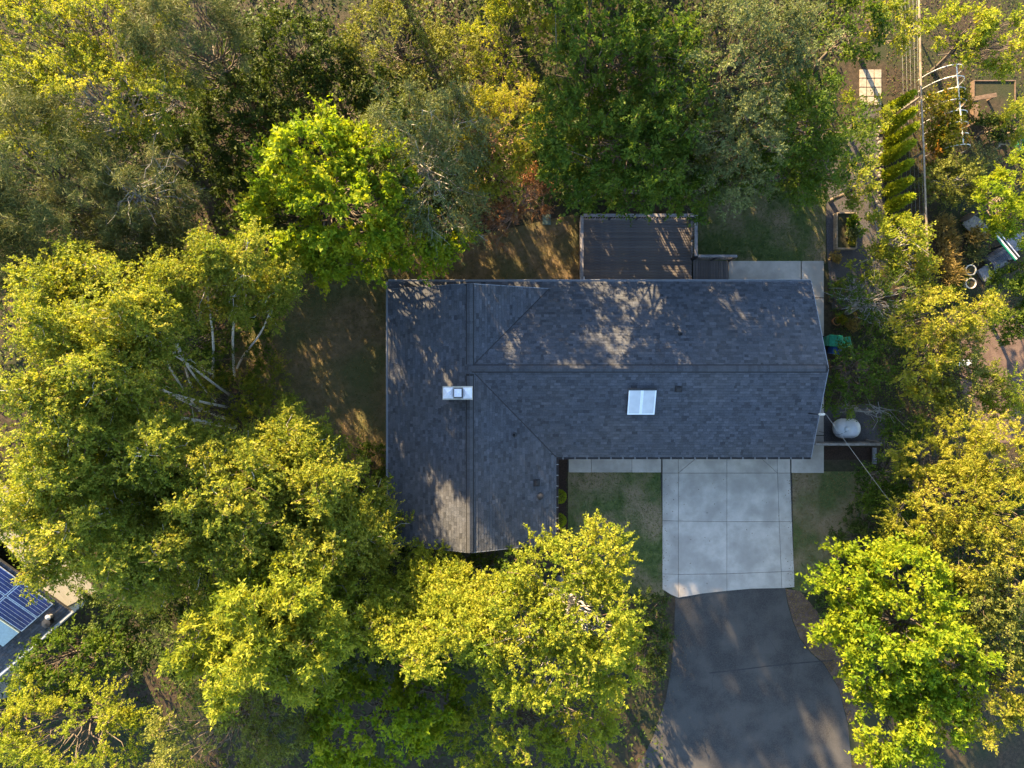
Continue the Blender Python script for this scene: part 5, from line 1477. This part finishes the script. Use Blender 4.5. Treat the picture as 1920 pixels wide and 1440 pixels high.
tree('pine_tree', 'dark olive pine at the left edge just above the sunlit birches', 'tree', 'pine', LM['pine'], [(60, 500, 8, 110, 60, 2.0), (190, 500, 7.5, 80, 50, 1.8), (330, 480, 6.5, 60, 50, 1.6)], seed=93, dens=1.2)
for i, (x, y, lab) in enumerate(((-.8, 21.0, 'left of the top edge trees'), (1.4, 22.0, 'above the deep green tree'), (4.6, 21.5, 'above the deck'), (7.8, 22.2, 'above the back lawn'), (3.0, 26, 'in the second row above the deck'))):  # unseen trees added to cast shade on the roof and drive
    zt_ = 11.0 if i < 2 else 8.5
    k = F / (H - zt_)
    tree('shading_tree', 'unseen tall green tree added for shade beyond the top edge, ' + lab, 'tree', 'broad', LM['green'], [(960 + x * k, 720 - y * k, zt_, 2.4 * k, 2.2 * k, 4.4), (960 + x * F / (H - 4), 720 - y * F / (H - 4), 4.0, 2.0 * F / 32.5, 2.0 * F / 32.5, 3.0)], seed=160 + i, dens=.7, hollow=.7, scale=1.5, nleaf=.7, nbranch=20, group='unseen trees added for shade beyond the top edge', zmin=-.6)
tree('shading_tree', 'unseen high crowned tree added for shade beyond the top edge above the weeping birch', 'tree', 'broad', LM['green'], [(960 - 5.6 * F / 23, 720 - 19 * F / 23, 13.5, 5.0 * F / 23, 3.2 * F / 23, 2.4)], seed=170, dens=.8, hollow=.8, scale=1.5, nbranch=20, zmin=-.8)  # added out of view, its high crown shaped to shade the asphalt
# understorey mass, litter and grass
def scatter(poly_list, n, rng):
    out = []
    for poly in poly_list:
        xs = [p[0] for p in poly]; ys = [p[1] for p in poly]
        x = rng.uniform(min(xs), max(xs), n); y = rng.uniform(min(ys), max(ys), n)
        k = in_poly(x, y, poly)
        out.append(np.stack([x[k], y[k]], 1))
    return np.concatenate(out)

def cover(name, label, polys, n, mat, size, width, zmax, seed, upright=.6, cat='plants'):
    rng = np.random.default_rng(seed)
    xy = scatter(polys, n, rng)
    m = len(xy)
    z = .02 + zmax * rng.uniform(0, 1, m) ** 2
    # uneven patches
    f = np.sin(xy[:, 0] * 1.3 + 2) * np.sin(xy[:, 1] * 1.7 + 1) + .6 * np.sin(xy[:, 0] * 3.1) * np.sin(xy[:, 1] * 2.7)
    z *= np.clip(.7 + .5 * f, .15, 1.5)
    D = rng.normal(0, 1, (m, 3)); D[:, 2] = np.abs(D[:, 2]) * upright
    V, Fq = tri_leaves(np.concatenate([xy, z[:, None]], 1), D, size * rng.uniform(.6, 1.4, m), width, rng, flat=.8)
    V[:, 2] = np.maximum(V[:, 2], .015)
    o = np_mesh(name, V, Fq, mat, np.clip(.5 + .12 * f + rng.normal(0, .2, m), 0, 1), None, kind='stuff')
    o['label'] = label; o['category'] = cat
    return o
WOOD = [pxpoly(p) for p in (
    [(-200, -100), (760, -100), (700, 330), (500, 470), (440, 700), (-200, 700)],
    [(-200, 700), (440, 700), (560, 880), (740, 880), (740, 1060), (1060, 1060), (1240, 1120), (1240, 1500), (-200, 1500)],
    [(760, -100), (1600, -100), (1540, 340), (1100, 390), (900, 400), (700, 330)],
    [(1600, 880), (2100, 850), (2100, 1300), (1640, 1260), (1520, 1140), (1600, 1000)])]
GARD = [pxpoly([(1660, -60), (2000, -60), (2000, 600), (1760, 600), (1660, 420)]), pxpoly([(1560, 560), (1800, 560), (1800, 780), (1660, 880), (1640, 760), (1560, 760)])]
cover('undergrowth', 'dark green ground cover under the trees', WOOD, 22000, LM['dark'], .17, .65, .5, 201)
cover('leaf_litter', 'brown fallen leaves scattered over the woodland soil', WOOD + GARD, 5000, LM['litter'], .09, .6, .05, 202, .1, 'leaves')
cover('garden_weeds', 'mixed green weeds over the garden soil', GARD, 9000, LM['green'], .09, .5, .25, 203)
def blades(name, label, poly, n, mat, seed, h=.075):
    rng = np.random.default_rng(seed)
    xy = scatter([poly], n, rng)
    m = len(xy)
    f = np.sin(xy[:, 0] * 1.1 + 1) * np.sin(xy[:, 1] * 1.4 + 2) + .5 * np.sin(xy[:, 0] * 2.9 + 1) * np.sin(xy[:, 1] * 3.3)
    D = rng.normal(0, .6, (m, 3)); D[:, 2] = .8
    V, Fq = tri_leaves(np.concatenate([xy, np.full((m, 1), .012)], 1), D, h * rng.uniform(.5, 1.5, m), .28, rng, flat=.1)
    o = np_mesh(name, V, Fq, mat, np.clip(.45 + .2 * f + rng.normal(0, .22, m), 0, 1), None, kind='stuff')
    o['label'] = label; o['category'] = 'grass'
blades('grass', 'short green grass of the front lawn', LAWN_FRONT, 16000, LM['grass'], 301)
blades('grass', 'dull grass of the strip right of the driveway', LAWN_SIDE, 14000, LM['drygrass'], 302)
blades('grass', 'shaded grass of the back lawn', LAWN_BACK, 18000, LM['grass'], 303)
blades('grass', 'dry grass of the yard west of the house', LAWN_WEST, 52000, LM['drygrass'], 304, .10)
blades('grass', 'straw coloured grass of the verge by the asphalt', VERGE, 12000, LM['straw'], 305)

# a few fallen leaves on the paving
rng = np.random.default_rng(77)
xy = scatter([pxpoly([(1242, 890), (1490, 890), (1490, 1100), (1242, 1110)]), ASPH], 45, rng)
edge = np.concatenate([np.stack([rng.normal(W(1246, 0).x, .18, 70), rng.uniform(W(0, 1100).y, W(0, 890).y, 70)], 1), np.stack([rng.normal(W(1484, 0).x, .2, 90), rng.uniform(W(0, 1100).y, W(0, 890).y, 90)], 1), np.stack([rng.normal(W(1276, 0).x, .3, 120), rng.uniform(W(0, 1300).y, W(0, 1130).y, 120)], 1)])
xy = np.concatenate([xy, edge]); m = len(xy)
V, Fq = leaf_arrays(np.concatenate([xy, np.full((m, 1), .078)], 1), np.concatenate([rng.normal(0, 1, (m, 2)), np.zeros((m, 1))], 1), rng.uniform(.03, .075, m), .6, rng, flat=3)
o = np_mesh('fallen_leaves', V, Fq, LM['litter'], rng.uniform(0, 1, m), None, kind='stuff')
o['label'] = 'scattered small fallen leaves on the driveway'; o['category'] = 'leaves'
# plants of the raised bed, flower clumps, straw coloured grasses by the fence
def clump_plant(name, label, cat, px, py, r, h, mat, seed, n=260, leaf=.12, width=.3, up=1.0, z0=.0, group=None):
    rng = np.random.default_rng(seed)
    p = W(px, py, z0)
    root = thing(name, label, cat, (p.x, p.y, z0), group)
    a = rng.uniform(0, 6.283, n); rr = r * .25 * np.sqrt(rng.uniform(0, 1, n))
    base = np.stack([p.x + np.cos(a) * rr, p.y + np.sin(a) * rr, np.full(n, z0 + .01)], 1)
    D = np.stack([np.cos(a) * rng.uniform(.1, 1, n), np.sin(a) * rng.uniform(.1, 1, n), np.full(n, up)], 1) + rng.normal(0, .2, (n, 3))
    D = unit(D)
    t = rng.uniform(.25, 1, n)
    tip = base + D * np.array([r, r, h])[None, :] * t[:, None] * 1.3
    stems = np.stack([base, (base + tip) / 2 + np.array([0, 0, .06 * h]), tip], 1)
    sub = rng.choice(n, n // 4, replace=False)
    Vs, Fs = tubes_np(stems[sub], np.tile(np.array([.008, .006, .003]), (len(sub), 1)), 3)
    np_mesh('stems', Vs, Fs, M['brown_wood'], np.full(len(Fs), .5), root)
    k = 4
    P = np.repeat(tip, k, 0) - np.repeat(D, k, 0) * rng.uniform(0, .35, (n * k, 1)) * r
    LD = np.repeat(D, k, 0) + rng.normal(0, .6, (n * k, 3))
    V, Fq = leaf_arrays(P, LD, leaf * rng.uniform(.6, 1.3, n * k), width, rng, flat=.6)
    V[:, 2] = np.maximum(V[:, 2], z0 + .01)
    np_mesh('leaves', V, Fq, mat, np.clip(rng.normal(.5, .22, n * k), 0, 1), root, kind='stuff')
    return root
for i, (px, py, r, h, m_, lab) in enumerate((
        (1758, 425, .62, .7, 'straw', 'uppermost golden dry grass clump along the fence'),
        (1768, 455, .60, .6, 'straw', 'second golden dry grass clump along the fence'),
        (1764, 488, .66, .7, 'straw', 'third golden dry grass clump along the fence'),
        (1775, 515, .66, .7, 'straw', 'lowest golden dry grass clump along the fence'))):
    clump_plant('grass_clump', lab, 'grass clump', px, py, r, h, LM[m_], 400 + i, n=240, leaf=.26, width=.10, group='dry grass clumps by the fence')
clump_plant('dry_plant', 'tall straw coloured dry plant left of the ribbed cover', 'plant', 1818, 445, .6, .8, LM['straw'], 410, n=220, leaf=.18, width=.3)
clump_plant('grey_plant', 'low grey green plant below the tall dry plant', 'plant', 1822, 475, .65, .5, LM['grey'], 411, n=300, leaf=.11)
clump_plant('garden_plant', 'green plant beside the two pale rimmed pots', 'plant', 1790, 520, .7, .4, LM['green'], 412, n=300, leaf=.12)
clump_plant('garden_plant', 'yellow green plant at the foot of the two pale rimmed pots', 'plant', 1785, 545, .5, .4, LM['yellow'], 413, n=200, leaf=.1)
clump_plant('bed_plant', 'upper leafy plant in the wooden raised bed', 'plant', 1592, 418, .34, .5, LM['green'], 414, n=110, leaf=.16, width=.6, z0=.32)
clump_plant('bed_plant', 'lower leafy plant in the wooden raised bed', 'plant', 1593, 440, .34, .5, LM['grey'], 415, n=110, leaf=.15, width=.6, z0=.32)
clump_plant('bed_plant', 'yellowing plant at the lower end of the wooden raised bed', 'plant', 1594, 456, .25, .35, LM['gold'], 416, n=70, leaf=.10, width=.5, z0=.32)
clump_plant('pot_plant', 'golden plant in the orange pot beside the gable', 'plant', 1573, 600, .3, .4, LM['vine'], 417, n=120, leaf=.09, width=.6, z0=.29)
clump_plant('path_plant', 'pale dry plant on the gravel between the raised bed and the house corner', 'plant', 1562, 485, .35, .45, LM['straw'], 418, n=120, leaf=.12, width=.4)
clump_plant('path_plant', 'green plant beside the concrete strip right of the east gable', 'plant', 1568, 540, .5, .45, LM['green'], 419, n=200, leaf=.1, width=.5)
clump_plant('path_plant', 'straw coloured plant above the wheeled bins', 'plant', 1592, 610, .45, .45, LM['straw'], 420, n=150, leaf=.1, width=.4)
